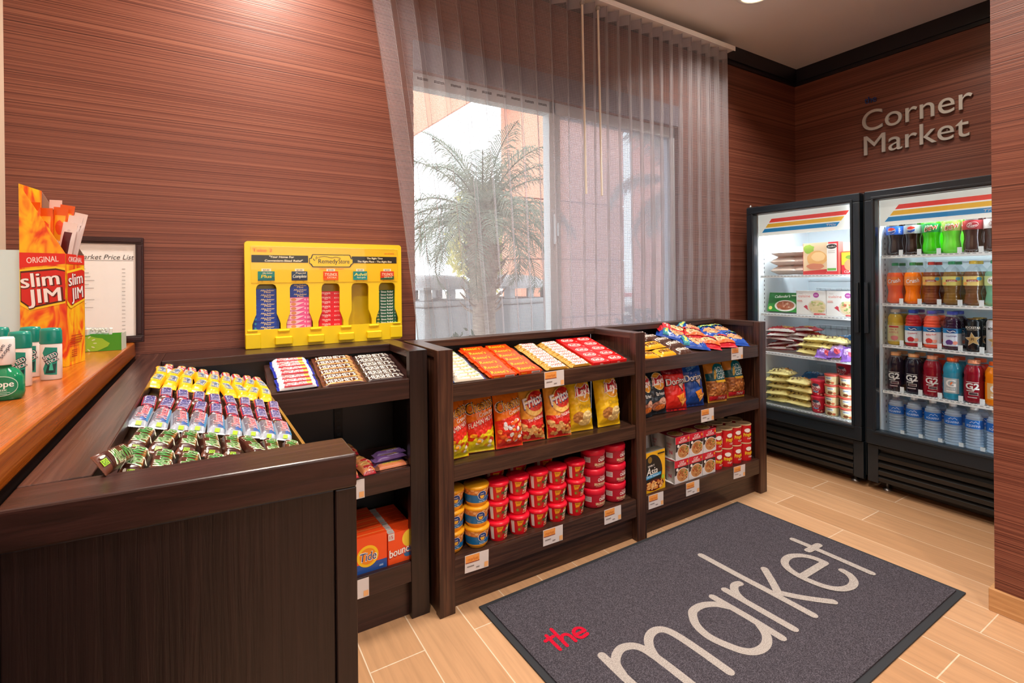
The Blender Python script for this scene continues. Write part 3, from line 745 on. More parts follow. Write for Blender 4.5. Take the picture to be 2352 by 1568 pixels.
# ---- candy in the wing tray ------------------------------------------------
WS = -.277; wz = lambda x: .918 + WS * (x + .178)
def wrap_src(kind):
    if kind == 'green':
        ly = [R(-.047, -.0135, .047, .0135, '4a2115'), R(-.046, -.0135, .046, -.009, '7c4a1c'), T('Milky Way', .002, .0005, .0235, 'f0ead2', w=.092, b=.055, sh=.2), T('Milky Way', .002, .0005, .0225, '2f8a3c', w=.089, b=.03, sh=.2),
              R(-.0555, -.005, -.0505, .005, 'a6d32a'), T('250', -.053, .0, .004, '2f5a12', rot=-PI / 2), E(-.0525, .0085, .0022, .0022, 'e8e0d0')]
        return bar(.124, .0345, .017, C('3c1a12', .28), ly, C('5a2d1c', .3), 1)
    if kind == 'brown':
        ly = [R(-.048, -.0145, .048, .0145, 'c03040'), R(-.045, -.0125, .045, .0125, '46467e'), T('SNICKERS', 0, 0, .021, 'dcd3e4', w=.086, b=.05, sh=.15), T('SNICKERS', 0, 0, .019, '3c4596', w=.083, b=.0, sh=.15), R(-.057, -.007, -.051, .005, 'b7d23a')]
        return bar(.122, .0335, .017, C('3a1b16', .28), ly, C('4a2018', .3), 2)
    if kind == 'silver':
        ly = [R(-.05, 0, .05, .0155, '6c6672'), R(-.05, -.0155, .05, 0, '3f5c9c'), R(-.05, -.0155, .05, -.0115, '2a86b8'), T('3 Musketeers', .002, .0, .021, 'e4e2ea', w=.094, b=.055, sh=.25), T('3 Musketeers', .002, .0, .0195, 'd83848', w=.091, b=.0, sh=.25), R(-.059, -.006, -.053, .004, 'a6d32a')]
        return bar(.128, .036, .018, C('a4abb8', .22), ly, C('b9bfc8', .25), 3)
    if kind == 'yellow':
        ly = [R(-.034, -.0135, .036, .0125, 'f2c54a'), P([(-.030, -.011), (.032, -.012), (.034, .009), (-.024, .011)], '74899c'), T('Butterfinger', .003, 0, .015, 'e8eef2', w=.056, b=.05, sh=.2), T('Butterfinger', .003, 0, .0135, '2b4f8c', w=.054, b=0, sh=.2)]
        return bar(.122, .037, .019, C('f5ae12', .3), ly, C('f9bb1e', .3), 4, wr=.002)
    if kind == 'ruth':
        ly = [R(-.048, -.013, .048, .013, 'e9dcd8'), T('Baby Ruth', -.010, 0, .019, 'd23a48', w=.072, b=.03, sh=.2), R(.029, -.011, .047, .011, 'e9c24a'), T('NEW!', .038, .003, .006, '7a1f1f', w=.014), R(-.048, -.0135, .048, -.0105, 'c23a48'), R(-.048, .0105, .048, .0135, 'c23a48')]
        return bar(.140, .030, .018, C('dfe0e6', .18), ly, C('1b2f9a', .25), 5)
DESC = {'green': 'brown candy bar with green lettering', 'brown': 'brown candy bar with purple lettering', 'silver': 'silver-blue candy bar with red lettering', 'yellow': 'yellow candy bar with blue name', 'ruth': 'white candy bar with blue ends'}
ROWS = [('green', .932, 7, -.100, 'in the nearest row of the tray'), ('green', 1.062, 8, -.103, 'in the tray\'s second nearest row'), ('silver', 1.203, 9, -.116, 'of the tray\'s silver row'), ('brown', 1.342, 9, -.116, 'directly behind the silver row'),
        ('brown', 1.462, 8, -.093, 'tucked under the yellow row'), ('yellow', 1.598, 9, -.120, 'in the tray\'s front yellow row'), ('yellow', 1.728, 9, -.120, 'in the tray\'s rear yellow row'), ('ruth', 1.842, 9, -.110, 'at the tray\'s far end')]
SRC = {k: src(wrap_src(k), 'candy_bar', 'candy bar') for k in DESC}
for kind, y, n, xs, where in ROWS:
    st = (.134 - xs) / (8 if n > 7 or kind != 'green' else 7.4) if n == 9 else .0335
    for i in range(n):
        x = xs + i * st; a = J(.07) + (J(.16) if kind in ('yellow', 'green') else 0); p = -.03 if kind != 'yellow' else -.09
        dz = .007 if kind == 'yellow' else .004 if kind == 'silver' else (.001 if kind != 'ruth' else .002)
        sc = (.86 if y > 1.8 else .97, .88, 1)
        put(SRC[kind], (x, y + J(.004), wz(x) + dz + .0024), tilt_rot(-WS, p * .8, PI / 2 + a), f'{DESC[kind]}, {ofl(i, n)} {where}', 'candy bars in the tilted wing tray', scale=sc)
x = -.137; put(SRC['green'], (-.118, .868, .932), tilt_rot(1.5, 0, PI / 2 - .2), 'chocolate bar in green lettered wrapper standing on edge at the tray corner', 'candy bars in the tilted wing tray')

# ---- bay behind the wing: bars lying crosswise -----------------------------
def z1(y): return .832 + .060 * (y - 1.6795) / .2145
TN1 = (0, -.28)
ly = [T("HERSHEY'S", -.006, 0, .024, 'e9e2d8', w=.104, b=.03), T('MILK CHOCOLATE', -.005, -.0145, .0035, 'd8cfc2', w=.07), E(.056, 0, .008, .012, '9a8f88')]
SRC['dark'] = src(bar(.138, .0385, .010, C('2a1412', .3), ly, C('241010', .3), 6, wr=.0004), 'chocolate_bar', 'candy bar')
ly = [R(-.06, -.016, .06, -.011, 'd59a52'), T("HERSHEY'S", -.006, .001, .023, 'f2ece0', w=.100, b=.03), T('WITH ALMONDS', .0, -.0135, .0035, '3a1a10', w=.06), E(.054, .002, .009, .013, 'b9895a')]
SRC['almond'] = src(bar(.138, .0385, .011, C('4a2114', .3), ly, C('5a2d1c', .3), 7, wr=.0005), 'chocolate_bar', 'candy bar')
for i in range(8):
    y = 1.693 + i * .0265; lay = .012 if i in (3, 4, 5) else 0
    put(SRC['ruth'], (.236 + J(.004), y, z1(y) + .0035 + lay * .3), tilt_rot(0, -.28, J(.05)), f'white and red candy bar with blue ends on the bay shelf, {off(i, 8)}', 'white and red candy bars on the bay shelf')
for i in range(6):
    y = 1.698 + i * .036; put(SRC['almond'], (.379 + J(.002), y, z1(y) + .002), tilt_rot(0, -.28, J(.02)), f'brown chocolate bar with tan stripe and white lettering, {off(i, 6)} of its row', 'brown chocolate bars on the bay shelf')
for i in range(6):
    y = 1.698 + i * .034; put(SRC['dark'], (.518 + J(.001), y, z1(y) + .002), tilt_rot(0, -.28, J(.015)), f'dark brown chocolate bar with white lettering, {off(i, 6)} at the bay\'s right end', 'dark chocolate bars on the bay shelf')
# crackers and oat bars on the middle bay shelf
mc = [R(-.045, -.02, -.012, .02, 'b3202c'), T('CRACKERS', -.029, 0, .006, 'f4e6da', w=.03, rot=PI / 2), E(.006, .0, .013, .016, 'e3b878'), E(.030, 0, .013, .016, 'dca968'), E(.006, 0, .008, .010, 'c98f4e'), E(.03, 0, .008, .01, 'c98f4e')]
SRC['cracker'] = src(bar(.100, .044, .026, C('d98f5a', .25), mc, C('8c1a24', .3), 8, wr=.0018), 'cracker_pack', 'snack pack')
oat = [R(-.045, -.015, .045, .015, '6a4a86'), R(-.03, .002, .03, .013, 'e8c22c'), T('NATURE VALLEY', 0, .0075, .006, '3a5a24', w=.055), T('Oatmeal Raisin', .01, -.008, .005, 'f0e8f4', w=.045, sh=.2)]
SRC['oat'] = src(bar(.118, .034, .016, C('6b4c88', .3), oat, C('75578f', .3), 9), 'granola_bar', 'snack bar')
oat2 = [R(-.045, -.015, .045, .015, 'e08a5a'), R(-.032, -.002, .034, .013, 'f0d43a'), T('NATURE VALLEY', 0, .0055, .009, '2f5a24', w=.062)]
SRC['oat2'] = src(bar(.118, .036, .016, C('d9825a', .3), oat2, C('8a5a46', .3), 10), 'granola_bar', 'snack bar')
q = [(.395, 1.70, 0, 0), (.450, 1.705, 0, 0), (.395, 1.725, 1, 0), (.452, 1.77, 0, .3), (.430, 1.83, 0, 0), (.425, 1.84, 1, .1), (.350, 1.87, 0, 0), (.345, 1.86, 1, 0), (.270, 1.87, 0, .1), (.19, 1.87, 0, 0)]
for i, (x, y, k, a) in enumerate(q):
    put(SRC['cracker'], (x, y, .527 + k * .027), (0, 0, PI / 2 + a + J(.06)), 'red ended cracker pack on the middle bay shelf, ' + ['front left', 'front right next to the oat bars', 'stacked on the front left pack', 'turned askew behind the front ones', 'flat near the back', 'on top of the near back pack', 'at the back in shadow', 'upper one at the back in shadow', 'far back behind the end rail', 'farthest left in the back'][i], 'cracker packs on the middle bay shelf')
put(SRC['oat2'], (.538, 1.700, .527), (0, 0, .03), 'orange granola bar with yellow name at the shelf front', 'granola bars')
for i, (y, z) in enumerate(((1.742, .527), (1.735, .544), (1.785, .527), (1.778, .546))):
    put(SRC['oat'], (.535 + .006 * i, y, z), (0, 0, .05 + J(.08)), 'purple granola bar, ' + ['just behind the orange one', 'resting on the first purple one', 'at the rear of the four', 'topmost at the rear'][i], 'granola bars')
# laundry boxes
def tide():
    f = [R(-.063, 0, .063, .035, '1d4f9e'), R(-.063, .033, .063, .122, 'f1521c'), E(-.002, .056, .036, .036, 'f7c21a'), E(-.002, .056, .027, .027, 'f08a1a'), T('Tide', -.002, .056, .030, 'f4f2f0', w=.058, b=.06, sh=.12), T('Tide', -.002, .056, .028, '16336e', w=.055, b=.01, sh=.12), R(.036, .010, .050, .020, '3c78c0'), T('LOADS', .043, .015, .004, 'f0f0f0', w=.012)]
    return artbox(.127, .030, .122, C('ee4a1a', .3), front=f, top=[R(-.06, -.003, .06, .003, 'f47a3a')])
def bounce():
    f = [R(-.055, 0, .055, .108, 'f1521c'), E(.034, .078, .032, .03, 'f5cf3a'), E(.028, .03, .02, .014, '2b6fa8', .3), T('bounce', -.004, .043, .030, 'b0201c', w=.10, b=.08, sh=.1, rot=.1), T('bounce', -.004, .044, .028, 'f6f2ee', w=.096, b=.03, sh=.1, rot=.1), R(-.055, .085, -.03, .108, 'd8d2cc'), T('15', -.043, .096, .012, 'c0282c', w=.014)]
    return artbox(.112, .030, .108, C('ee4a1a', .3), front=f, top=[R(-.055, -.0145, -.028, .0145, 'c9c4c0'), R(-.053, -.008, -.034, -.006, '8c8884'), R(-.053, 0, -.034, .002, '8c8884')])
SRC['tide'] = src(tide(), 'detergent_box', 'box'); SRC['bounce'] = src(bounce(), 'dryer_sheet_box', 'box')
for i in range(7):
    put(SRC['tide'], (.449 - i * .0015, 1.695 + i * .0315, .1975), (0, 0, J(.01)), f'orange laundry powder box with round logo, {off(i, 7)} in its row', 'orange laundry powder boxes')
    put(SRC['bounce'], (.5650 - i * .001, 1.696 + i * .0315, .1975), (0, 0, J(.01)), f'orange dryer sheet box with grey corner, {off(i, 7)} in its row', 'orange dryer sheet boxes', scale=(.86, 1, 1))

# ---- middle unit, top tray --------------------------------------------------
def z2(y): return .803 + .068 * (y - 1.6302) / .2528
ly = [R(-.055, -.013, .055, .013, 'e8dcc6'), P([(-.04, -.004), (-.01, .004), (.03, .001), (.05, .004), (.05, -.004), (.02, -.007), (-.02, -.003)], 'e5a860')] + scatter(14, -.055, .007, .055, .013, .0035, ['5a3a2c', '7a4c34'], 3) + scatter(6, .03, -.008, .05, .006, .003, ['6a9a4a', '8ab45a'], 4) + scatter(5, -.055, -.012, .04, -.009, .003, ['e89a9a', '5a3a2c'], 5)
SRC['cream'] = src(bar(.132, .032, .016, C('e9dfcc', .35), ly, C('1d3f78', .3), 11), 'nut_bar', 'candy bar')
ly = [T("Reese's", -.008, .002, .028, '5a1c10', w=.078, b=.06, sh=.12), T("Reese's", -.008, .002, .026, 'f6c01c', w=.074, b=.02, sh=.12)]
fl = [T("Reese's", -.03, .007, .007, 'f6c01c', w=.024, sh=.1), R(.005, .003, .045, .0115, 'efe6e0'), R(.007, .0045, .043, .0065, '5a4038'), R(.007, .008, .043, .010, '5a4038')]
def reese(red='ee4a12'):
    mb = artbox(.102, .047, .015, C(red, .25), front=fl, top=ly, rough=.3)
    for s in (-1, 1): mb.box(min(s * .051, s * .060), -.020, .006, max(s * .051, s * .060), .020, .008, C(red, .25))
    return mb
SRC['reese'] = src(reese(), 'peanut_cup_pack', 'candy pack')
def twix():
    l = [R(-.04, -.012, .04, .012, 'e4d6d0'), T('TWIX', 0, 0, .021, 'fbf4ee', w=.070, b=.07, sh=.15), T('TWIX', 0, 0, .018, 'c4222c', w=.064, b=.01, sh=.15)]
    return bar(.112, .030, .017, C('c08a34', .22, .35), l, C('c9963c', .25, .3), 12)
SRC['twix'] = src(twix(), 'caramel_bar', 'candy bar')
def kitkat():
    l = [E(0, .001, .034, .019, 'f2dcd4'), E(0, .001, .031, .0165, 'd0161c'), T('KitKat', 0, .001, .019, 'f6efe8', w=.054, b=.03, sh=.12), R(.034, -.022, .044, -.019, 'f0e0d8')]
    return artbox(.094, .056, .015, C('dc1a1c', .28), front=[T('KitKat', 0, .007, .007, 'f0d8d0', w=.016)], top=l, rough=.3)
SRC['kitkat'] = src(kitkat(), 'wafer_bar_pack', 'candy bar')
for i in range(9):
    y = 1.640 + i * .0265; put(SRC['cream'], (.806 + J(.004), y, z2(y) + .004), tilt_rot(0, -.27, J(.04)), f'cream wrapped nut bar with brown specks, {off(i, 9)}', 'cream nut bars on the middle unit')
for c, (x, n) in enumerate(((.950, 6), (1.070, 6))):
    for i in range(n):
        y = 1.648 + i * .0455; up = .003 if (c == 1 and i < 3) else 0
        put(SRC['reese'], (x - .004 * (i % 2), y, z2(y) + .0012 + up), tilt_rot(0, -.27, J(.02)), f'orange-red peanut butter cup pack, {off(i, n)} of the {"left" if c == 0 else "right"} column', 'orange-red peanut butter cup packs')
for c, x in enumerate((1.207, 1.325)):
    for i in range(9):
        y = 1.640 + i * .0280; put(SRC['twix'], (x + J(.003), y, z2(y) + .004), tilt_rot(0, -.27, J(.05)), f'gold caramel bar with red lettering, {off(i, 9)} of the {"left" if c == 0 else "right"} column', 'gold caramel bars')
for c, x in enumerate((1.437, 1.535)):
    for i in range(5):
        y = 1.654 + i * .055; put(SRC['kitkat'], (x + .001 * i, y, z2(y) + .0012), tilt_rot(0, -.27, J(.01)), f'red wafer bar pack with white oval, {off(i, 5)} of the {"left" if c == 0 else "right"} column', 'red wafer bar packs')

# ---- right unit, top tray -----------------------------------------------------
def bag_lie(w, h, t, mat, layers, end=None, seed=0, wr=.003):
    mb, S = pillow(w, h, t, mat, 2.4, .008, .03, wr, seed, 20, 22, .25, end, .004)
    mb.art(S, layers, h0=.0014, dh=.0004, seg=.006, rough=.3); mb.v = [(x, y, z + t * .25) for x, y, z in mb.v]; return mb
ly = [T("m&m's", -.004, 0, .038, '4a2412', w=.086, b=.03, rot=0), blob(.045, -.012, .012, .012, '3f7fb8', 2), blob(.05, .012, .008, .008, '6aa84a', 3), blob(-.05, -.018, .007, .006, 'd8401f', 4), blob(.03, -.022, .007, .007, 'c83c2c', 5)]
def mm(base, ink):
    l = [T("m&m's", -.006, 0, .034, ink, w=.08, b=.03)] + [blob(.042 + .003 * i, -.018 + .010 * i, .006, .006, c, i) for i, c in enumerate(('3f7fb8', 'd8401f', '6aa84a', 'f2a81c'))]
    mb, S = pillow(.068, .128, .016, C(base, .3), 2.4, .007, .02, .0018, 5, 18, 22, .25, None, .004)
    mb.art(lambda u, v, hh: S(-v, u, hh), l, h0=.001, dh=.0003, seg=.005, rough=.3); mb.v = [(y, -x, z + .004) for x, y, z in mb.v]; return mb
SRC['mmy'] = src(mm('f2a418', '4a2412'), 'candy_bag', 'candy bag'); SRC['mmb'] = src(mm('4a2a1c', 'efe4d8'), 'candy_bag', 'candy bag')
pl = [('mmy', 1.735, 1.655, 0, 'at the front by the post'), ('mmy', 1.862, 1.660, 0, 'second at the front'), ('mmy', 1.745, 1.715, .010, 'in the second row by the post'), ('mmy', 1.845, 1.722, .012, 'in the second row beside brown bags'), ('mmy', 1.750, 1.785, .008, 'rearmost beneath brown bags'),
      ('mmb', 1.975, 1.655, 0, 'at the very front'), ('mmb', 1.970, 1.705, .013, 'second from the front'), ('mmb', 1.945, 1.755, .015, 'in the middle'), ('mmb', 1.905, 1.800, .016, 'fourth from the front'), ('mmb', 1.880, 1.845, .014, 'at the back'), ('mmb', 1.770, 1.850, .010, 'at the back by the post'), ('mmb', 1.790, 1.815, .020, 'lying over the rear yellow one')]
for k, x, y, dz, w in pl:
    put(SRC[k], (x, y, z2(y) + .001 + dz), tilt_rot(J(.05), -.24 + J(.05), J(.12)), ('yellow' if k == 'mmy' else 'brown') + f' candy bag lettered in ' + ('brown' if k == 'mmy' else 'cream') + f', {w}', 'yellow and brown candy bags')
def snackbag(kind):
    W, H = .115, .165
    if kind == 'blue':
        l = [R(-.056, -.062, .056, -.072, '1f4fb0')] + [blob(.0, -.018, .048, .038, 'd09a6c', 1, 16)] + scatter(60, -.045, -.05, .045, .015, .0045, ['c98a5a', 'dcae80', 'b9764a', 'e6bd92'], 7) + [P([(-.055, .02), (.055, .035), (.055, .06), (-.055, .05)], '1f7f8e'), T('Peanuts', 0, .041, .016, 'f2e23a', w=.08, b=.04, sh=.2, rot=.12)]
        return bag_lie(W, H, .030, C('1c4aa8', .25), l, C('1c46a0', .25), 21, .004)
    l = [blob(0, -.015, .05, .042, 'e2c08c', 2, 16)] + scatter(26, -.04, -.05, .04, .02, .008, ['e8cfa4', 'd9b47c', 'c8986a', 'f0dcb8'], 9) + [P([(-.055, .028), (.055, .014), (.055, .055), (-.055, .062)], 'c8202c'), T('TRAIL MIX', 0, .04, .013, 'f6ead8', w=.07, b=.03, sh=.15), P([(-.055, -.052), (.055, -.04), (.055, -.06), (-.055, -.066)], 'e8622a')]
    return bag_lie(W, H, .028, C('c4202c', .25), l, C('b81c28', .25), 22, .004)
SRC['nutblue'] = src(snackbag('blue'), 'nut_bag', 'snack bag'); SRC['nutred'] = src(snackbag('red'), 'trail_mix_bag', 'snack bag')
pl = [('nutblue', 2.105, 1.700, .004, .9, 'lying at the front next to the brown candy'), ('nutred', 2.215, 1.690, .006, -.7, 'at the front centre'), ('nutred', 2.325, 1.690, .004, -.5, 'at the front right of centre'), ('nutblue', 2.435, 1.700, .004, -.35, 'at the front right corner'), ('nutblue', 2.080, 1.800, .016, .7, 'behind the front left bag'), ('nutred', 2.205, 1.775, .030, -.6, 'topmost in the centre'),
      ('nutblue', 2.345, 1.775, .026, -.5, 'overlapping the centre pile'), ('nutblue', 2.440, 1.785, .024, -.3, 'at the back right corner'), ('nutred', 2.130, 1.848, .030, 1.0, 'at the back left of the pile'), ('nutblue', 2.265, 1.850, .018, .4, 'at the back centre')]
for k, x, y, dz, a, w in pl:
    put(SRC[k], (x, y, z2(y) + .002 + dz * .55), tilt_rot(J(.10), -.26 + J(.08), a), ('blue clear-fronted peanut bag ' if k == 'nutblue' else 'red clear-fronted trail mix bag ') + w, 'blue and red nut bags')

# ---- chip bags ------------------------------------------------------------------
def chips(kind):
    w, h, t = .142, .232, .040; col = {'cheet': 'f07a18', 'cheetf': 'f07a18', 'fri': 'f2a53a', 'lay': 'f0c01a', 'bbq': '1f2830', 'dr': 'd8251c', 'db': '1a4aa0', 'rg': 'c8802e'}[kind]
    X = w / 2
    if kind in ('cheet', 'cheetf'):
        l = [P([(-X, -.116), (X, -.116), (X, .028), (.02, .012), (-X, -.010)], 'de2c1c')]
        if kind == 'cheetf':
            l += [P([(-X, -.116), (X, -.116), (X, -.022)] + [(X - .0142 * i, -.026 - .006 * i + (.008 if i % 2 else 0)) for i in range(1, 11)], 'e8d81c'), T('FLAMIN HOT', .0, -.004, .020, '7a1410', w=.120, b=.03, sh=.2, rot=.28), T('FLAMIN HOT', -.001, -.003, .019, 'fff2e0', w=.117, b=.01, sh=.2, rot=.28)]
            l += scatter(16, -.05, -.10, .06, -.05, .012, ['f0dcc0', 'f2a51c', 'e0521c', 'f4e8d4', 'd83c1c'], 12)
        else:
            l += scatter(34, -.06, -.10, .06, -.005, .013, ['f0762c', 'f6eee8', 'f28c3c', 'd8d0d4', 'e85a24', 'f4a050'], 13, .3)
        l += [T('Crunchy', .022, .028, .016, 'f6ead8', w=.07, b=.03, sh=.2, rot=.25), T('Cheetos', -.002, .058, .042, 'fbf6ee', w=.136, b=.10, sh=.12, rot=.22), T('Cheetos', -.002, .058, .040, '241410', w=.130, b=.065, sh=.12, rot=.22), T('Cheetos', -.002, .058, .037, 'f2a828', w=.125, b=.02, sh=.12, rot=.22)]
        end = C('e06a18', .3)
    elif kind == 'fri':
        l = [P([(-X, -.116), (X, -.116), (X, .01), (-.01, -.025), (-X, -.02)], 'd8261f')] + scatter(26, -.06, -.105, .06, -.045, .015, ['f0b060', 'f4c47c', 'e89a4c'], 14, .4)
        l += [E(.012, .040, .062, .050, 'f6c66a', .35), E(.018, .050, .055, .040, 'd8261f', .35), T('The ORIGINAL', .008, -.022, .013, 'f8ece0', w=.09, b=.02, rot=.18), T('Fritos', .004, .052, .044, '2a3a86', w=.118, b=.09, sh=.12, rot=.25), T('Fritos', .002, .054, .041, 'faf4f0', w=.112, b=.04, sh=.12, rot=.25), R(-X, .085, X, .108, 'f2b04a')]
        l = l[:-1]; end = C('eea23a', .3)
    elif kind in ('lay', 'bbq'):
        l = [blob(-.022, -.06, .032, .026, 'b87a3c', 3, 16, .1) if kind == 'lay' else blob(0, -.075, .055, .028, 'a86a54', 3, 16, .2), blob(.026, -.056, .034, .024, 'ecd494' if kind == 'lay' else 'd8a890', 5, 14, .2), blob(.012, -.082, .040, .016, 'e4c47c' if kind == 'lay' else 'e07a34', 6, 14, .2)]
        l += [E(.012, .046, .046, .044, 'f6e6b0'), E(.012, .046, .043, .041, 'f2a62c'), P([(-.036, .022), (-.030, .070), (0, .062), (.03, .078), (.054, .070), (.060, .028), (.034, .038), (0, .026), (-.02, .032)], 'f4e8e0'), P([(-.033, .026), (-.027, .067), (0, .059), (.03, .075), (.051, .067), (.057, .031), (.034, .041), (0, .029), (-.02, .035)], 'c81e28'),
              T("Lay's", .012, .049, .036, 'fbf6f0', w=.078, b=.05, sh=.12, rot=.08), T('Classic' if kind == 'lay' else 'Barbecue', .010, -.014, .018, 'a8861c' if kind == 'lay' else 'f0ece8', w=.062, b=-.012 if kind == 'lay' else 0, rot=.04)]
        end = C(col, .3)
    elif kind in ('dr', 'db'):
        l = [T('Doritos', .002, .026, .036, '1a1216', w=.122, b=.10, sh=.06, rot=.08), T('Doritos', .001, .027, .032, 'f6f2ee', w=.114, b=.03, sh=.06, rot=.08), P([(.0, .012), (.042, .024), (.030, -.028)], '241418'), P([(.006, .010), (.036, .018), (.028, -.018)], 'd8b8a8')]
        l += [P([(-.012, -.045), (.040, -.030), (.030, -.092)], 'f0932a'), P([(.018, -.060), (.058, -.055), (.03, -.098)], 'f4b45a')] + scatter(10, -.005, -.08, .045, -.042, .003, ['d8501c', 'f8d08c'], 15)
        if kind == 'dr': l = [R(-X, .060, X, .106, '7a1220')] + l
        if kind == 'db': l = [T('COOL RANCH', -.004, .075, .018, '7fc0e8', w=.07, b=.02, sh=.1, rot=.3)] + l
        end = C('8a1420' if kind == 'dr' else '16306e', .3)
    else:
        l = [P([(-X, .0), (X, -.005), (X, .052), (-X, .040)], '155058'), E(.016, .038, .056, .054, '0f6a74'), E(.016, .038, .056, .054, '0f6a74')] + [T('ROLD', .020, .060, .030, 'e8f2ee', w=.074, b=.03, sh=.1, rot=.06), T('GOLD', .022, .026, .032, 'e8f2ee', w=.078, b=.03, sh=.1, rot=.06), E(-.026, .034, .008, .026, 'c9a23a', -.15)]
        l += [R(-X, -.085, X, -.006, 'a8622e')] + scatter(50, -.062, -.08, .062, -.012, .009, ['c07a3c', '8a4a1e', 'b86c30', 'd8985a', '74401c'], 16, .5) + [R(-.03, -.010, .05, .002, 'e8b82c'), R(-X, -.106, X, -.082, 'c41e28'), T('THINS', .012, -.094, .014, 'f6e8d8', w=.06, b=.02)]
        end = C('c8902e', .3)
    mb, S = pillow(w, h, t, C(col, .27), 2.3, .010, .055, .0045, hash(kind) % 7, 26, 36, .7, end, .005, narrow=.05)
    cl = w / 2 * (1 - .05) * .985; mb.art(lambda u, v, q: S(min(max(u, -cl), cl), v, q), l, h0=.0012, dh=.0004, seg=.0045, rough=.28); mb.v = [(x, -z, y + h / 2) for x, y, z in mb.v]; return mb
NM = {'cheet': 'orange cheese puff bag', 'cheetf': 'orange and yellow spicy cheese puff bag', 'fri': 'orange and red corn chip bag', 'lay': 'yellow potato chip bag', 'bbq': 'black barbecue potato chip bag', 'dr': 'red tortilla chip bag', 'db': 'blue tortilla chip bag', 'rg': 'pretzel bag with teal label'}
for k in NM: SRC[k] = src(chips(k), 'chip_bag', 'chip bag')
LEAN = -.20
pl = [('cheetf', .774, 1.672, .05, 1, 'cut off by the left post'), ('cheetf', .880, 1.690, -.16, 1.02, 'leaning beside the orange one'), ('cheet', 1.000, 1.672, -.10, .98, 'with red lower half'), ('fri', 1.120, 1.690, -.12, .96, 'on the left of the pair'), ('fri', 1.243, 1.672, -.10, .98, 'on the right of the pair'), ('lay', 1.370, 1.688, -.16, 1.03, 'standing next to the corn chips'), ('lay', 1.522, 1.676, -.06, 1.05, 'at the right end of the shelf')]
for k, x, y, a, s, w in pl: put(SRC[k], (x, y, .5205), (LEAN, J(.008), a), f'{NM[k]} {w}', 'front chip bags in the middle unit', scale=(s * (.72 if x < .8 else .84), s, s * .98))
pl = [('bbq', 1.744, 1.676, -.05, .98, 'cut off by the centre post'), ('bbq', 1.838, 1.690, -.10, .98, 'beside the red tortilla chips'), ('dr', 1.960, 1.680, -.22, 1.04, 'leaning on the middle shelf'), ('db', 2.105, 1.690, -.20, 1.05, 'leaning on the middle shelf'), ('rg', 2.285, 1.680, -.16, .98, 'on the left of its pair'), ('rg', 2.455, 1.690, -.12, .98, 'at the right end of the shelf')]
for k, x, y, a, s, w in pl: put(SRC[k], (x, y, .5205), (LEAN, J(.008), a), f'{NM[k]} {w}', 'front chip bags in the right unit', scale=(s * (.68 if x < 1.76 else .92), s, s * .97))
# bags in the shade behind
def plainbag(col, seed, l=()):
    mb, S = pillow(.14, .225, .038, C(col, .3), 2.3, .010, .055, .005, seed, 18, 24, .7, None, .005, narrow=.05)
    mb.art(S, l, seg=.012); mb.v = [(x, -z, y + .1125) for x, y, z in mb.v]; return mb
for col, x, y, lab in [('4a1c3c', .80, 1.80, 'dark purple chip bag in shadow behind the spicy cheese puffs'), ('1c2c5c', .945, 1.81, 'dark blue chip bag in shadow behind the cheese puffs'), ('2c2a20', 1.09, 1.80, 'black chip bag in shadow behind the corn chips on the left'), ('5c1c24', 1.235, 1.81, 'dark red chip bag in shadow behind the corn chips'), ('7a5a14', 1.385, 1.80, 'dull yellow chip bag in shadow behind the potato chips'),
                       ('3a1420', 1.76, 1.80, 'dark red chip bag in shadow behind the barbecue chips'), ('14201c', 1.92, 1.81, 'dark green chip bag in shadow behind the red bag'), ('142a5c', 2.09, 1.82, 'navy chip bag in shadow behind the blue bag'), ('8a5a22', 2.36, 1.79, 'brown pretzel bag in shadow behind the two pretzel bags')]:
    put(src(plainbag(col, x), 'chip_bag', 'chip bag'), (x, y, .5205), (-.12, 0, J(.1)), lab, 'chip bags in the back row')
# ---- cups -------------------------------------------------------------------------
def cup(prof, matbody, lidprof, lidmat, layers, name='food_cup', cat='food cup'):
    t = thing(name, (0, 0, 0), cat=cat)
    mb = MB(); mb.lathe(prof, matbody, 28); mb.art(cylS(prof), layers, seg=.008, rough=.35); mb.build('cup_body', t)
    m = MB(); m.lathe(lidprof, lidmat, 28); m.build('lid', t); return t
mp = [(.036, 0), (.040, .004), (.0415, .014), (.050, .066)]
ly = [R(-.157, .018, .157, .066, 'e8954a')] + scatter(60, -.13, .046, .13, .064, .008, ['f0a860', 'e0823a', 'f4bc7c', 'd87830'], 20, .3) + [P([(-.13, .016), (.13, .016), (.13, .042), (.03, .036), (-.02, .046), (-.13, .050)], '0f6fae'), P([(-.13, .012), (.13, .012), (.13, .017), (-.13, .017)], 'eb9a22'), E(.0, .045, .019, .017, 'f0e8dc'), E(.0, .045, .0175, .0155, '1b3f86'), T('KRAFT', 0, .051, .005, 'f4ece0', w=.016), P([(-.011, .045), (.011, .045), (.006, .033), (-.006, .033)], 'f2b83c'), T('Easy Mac', .002, .0225, .006, 'd8ecf6', w=.03)]
SRC['mac'] = cup(mp, C('f0a022', .35), [(.0505, .064), (.053, .067), (.053, .072), (.0505, .076), (.0001, .0765)], C('f2a81e', .3), ly)
rp = [(.036, 0), (.037, .004), (.046, .062)]
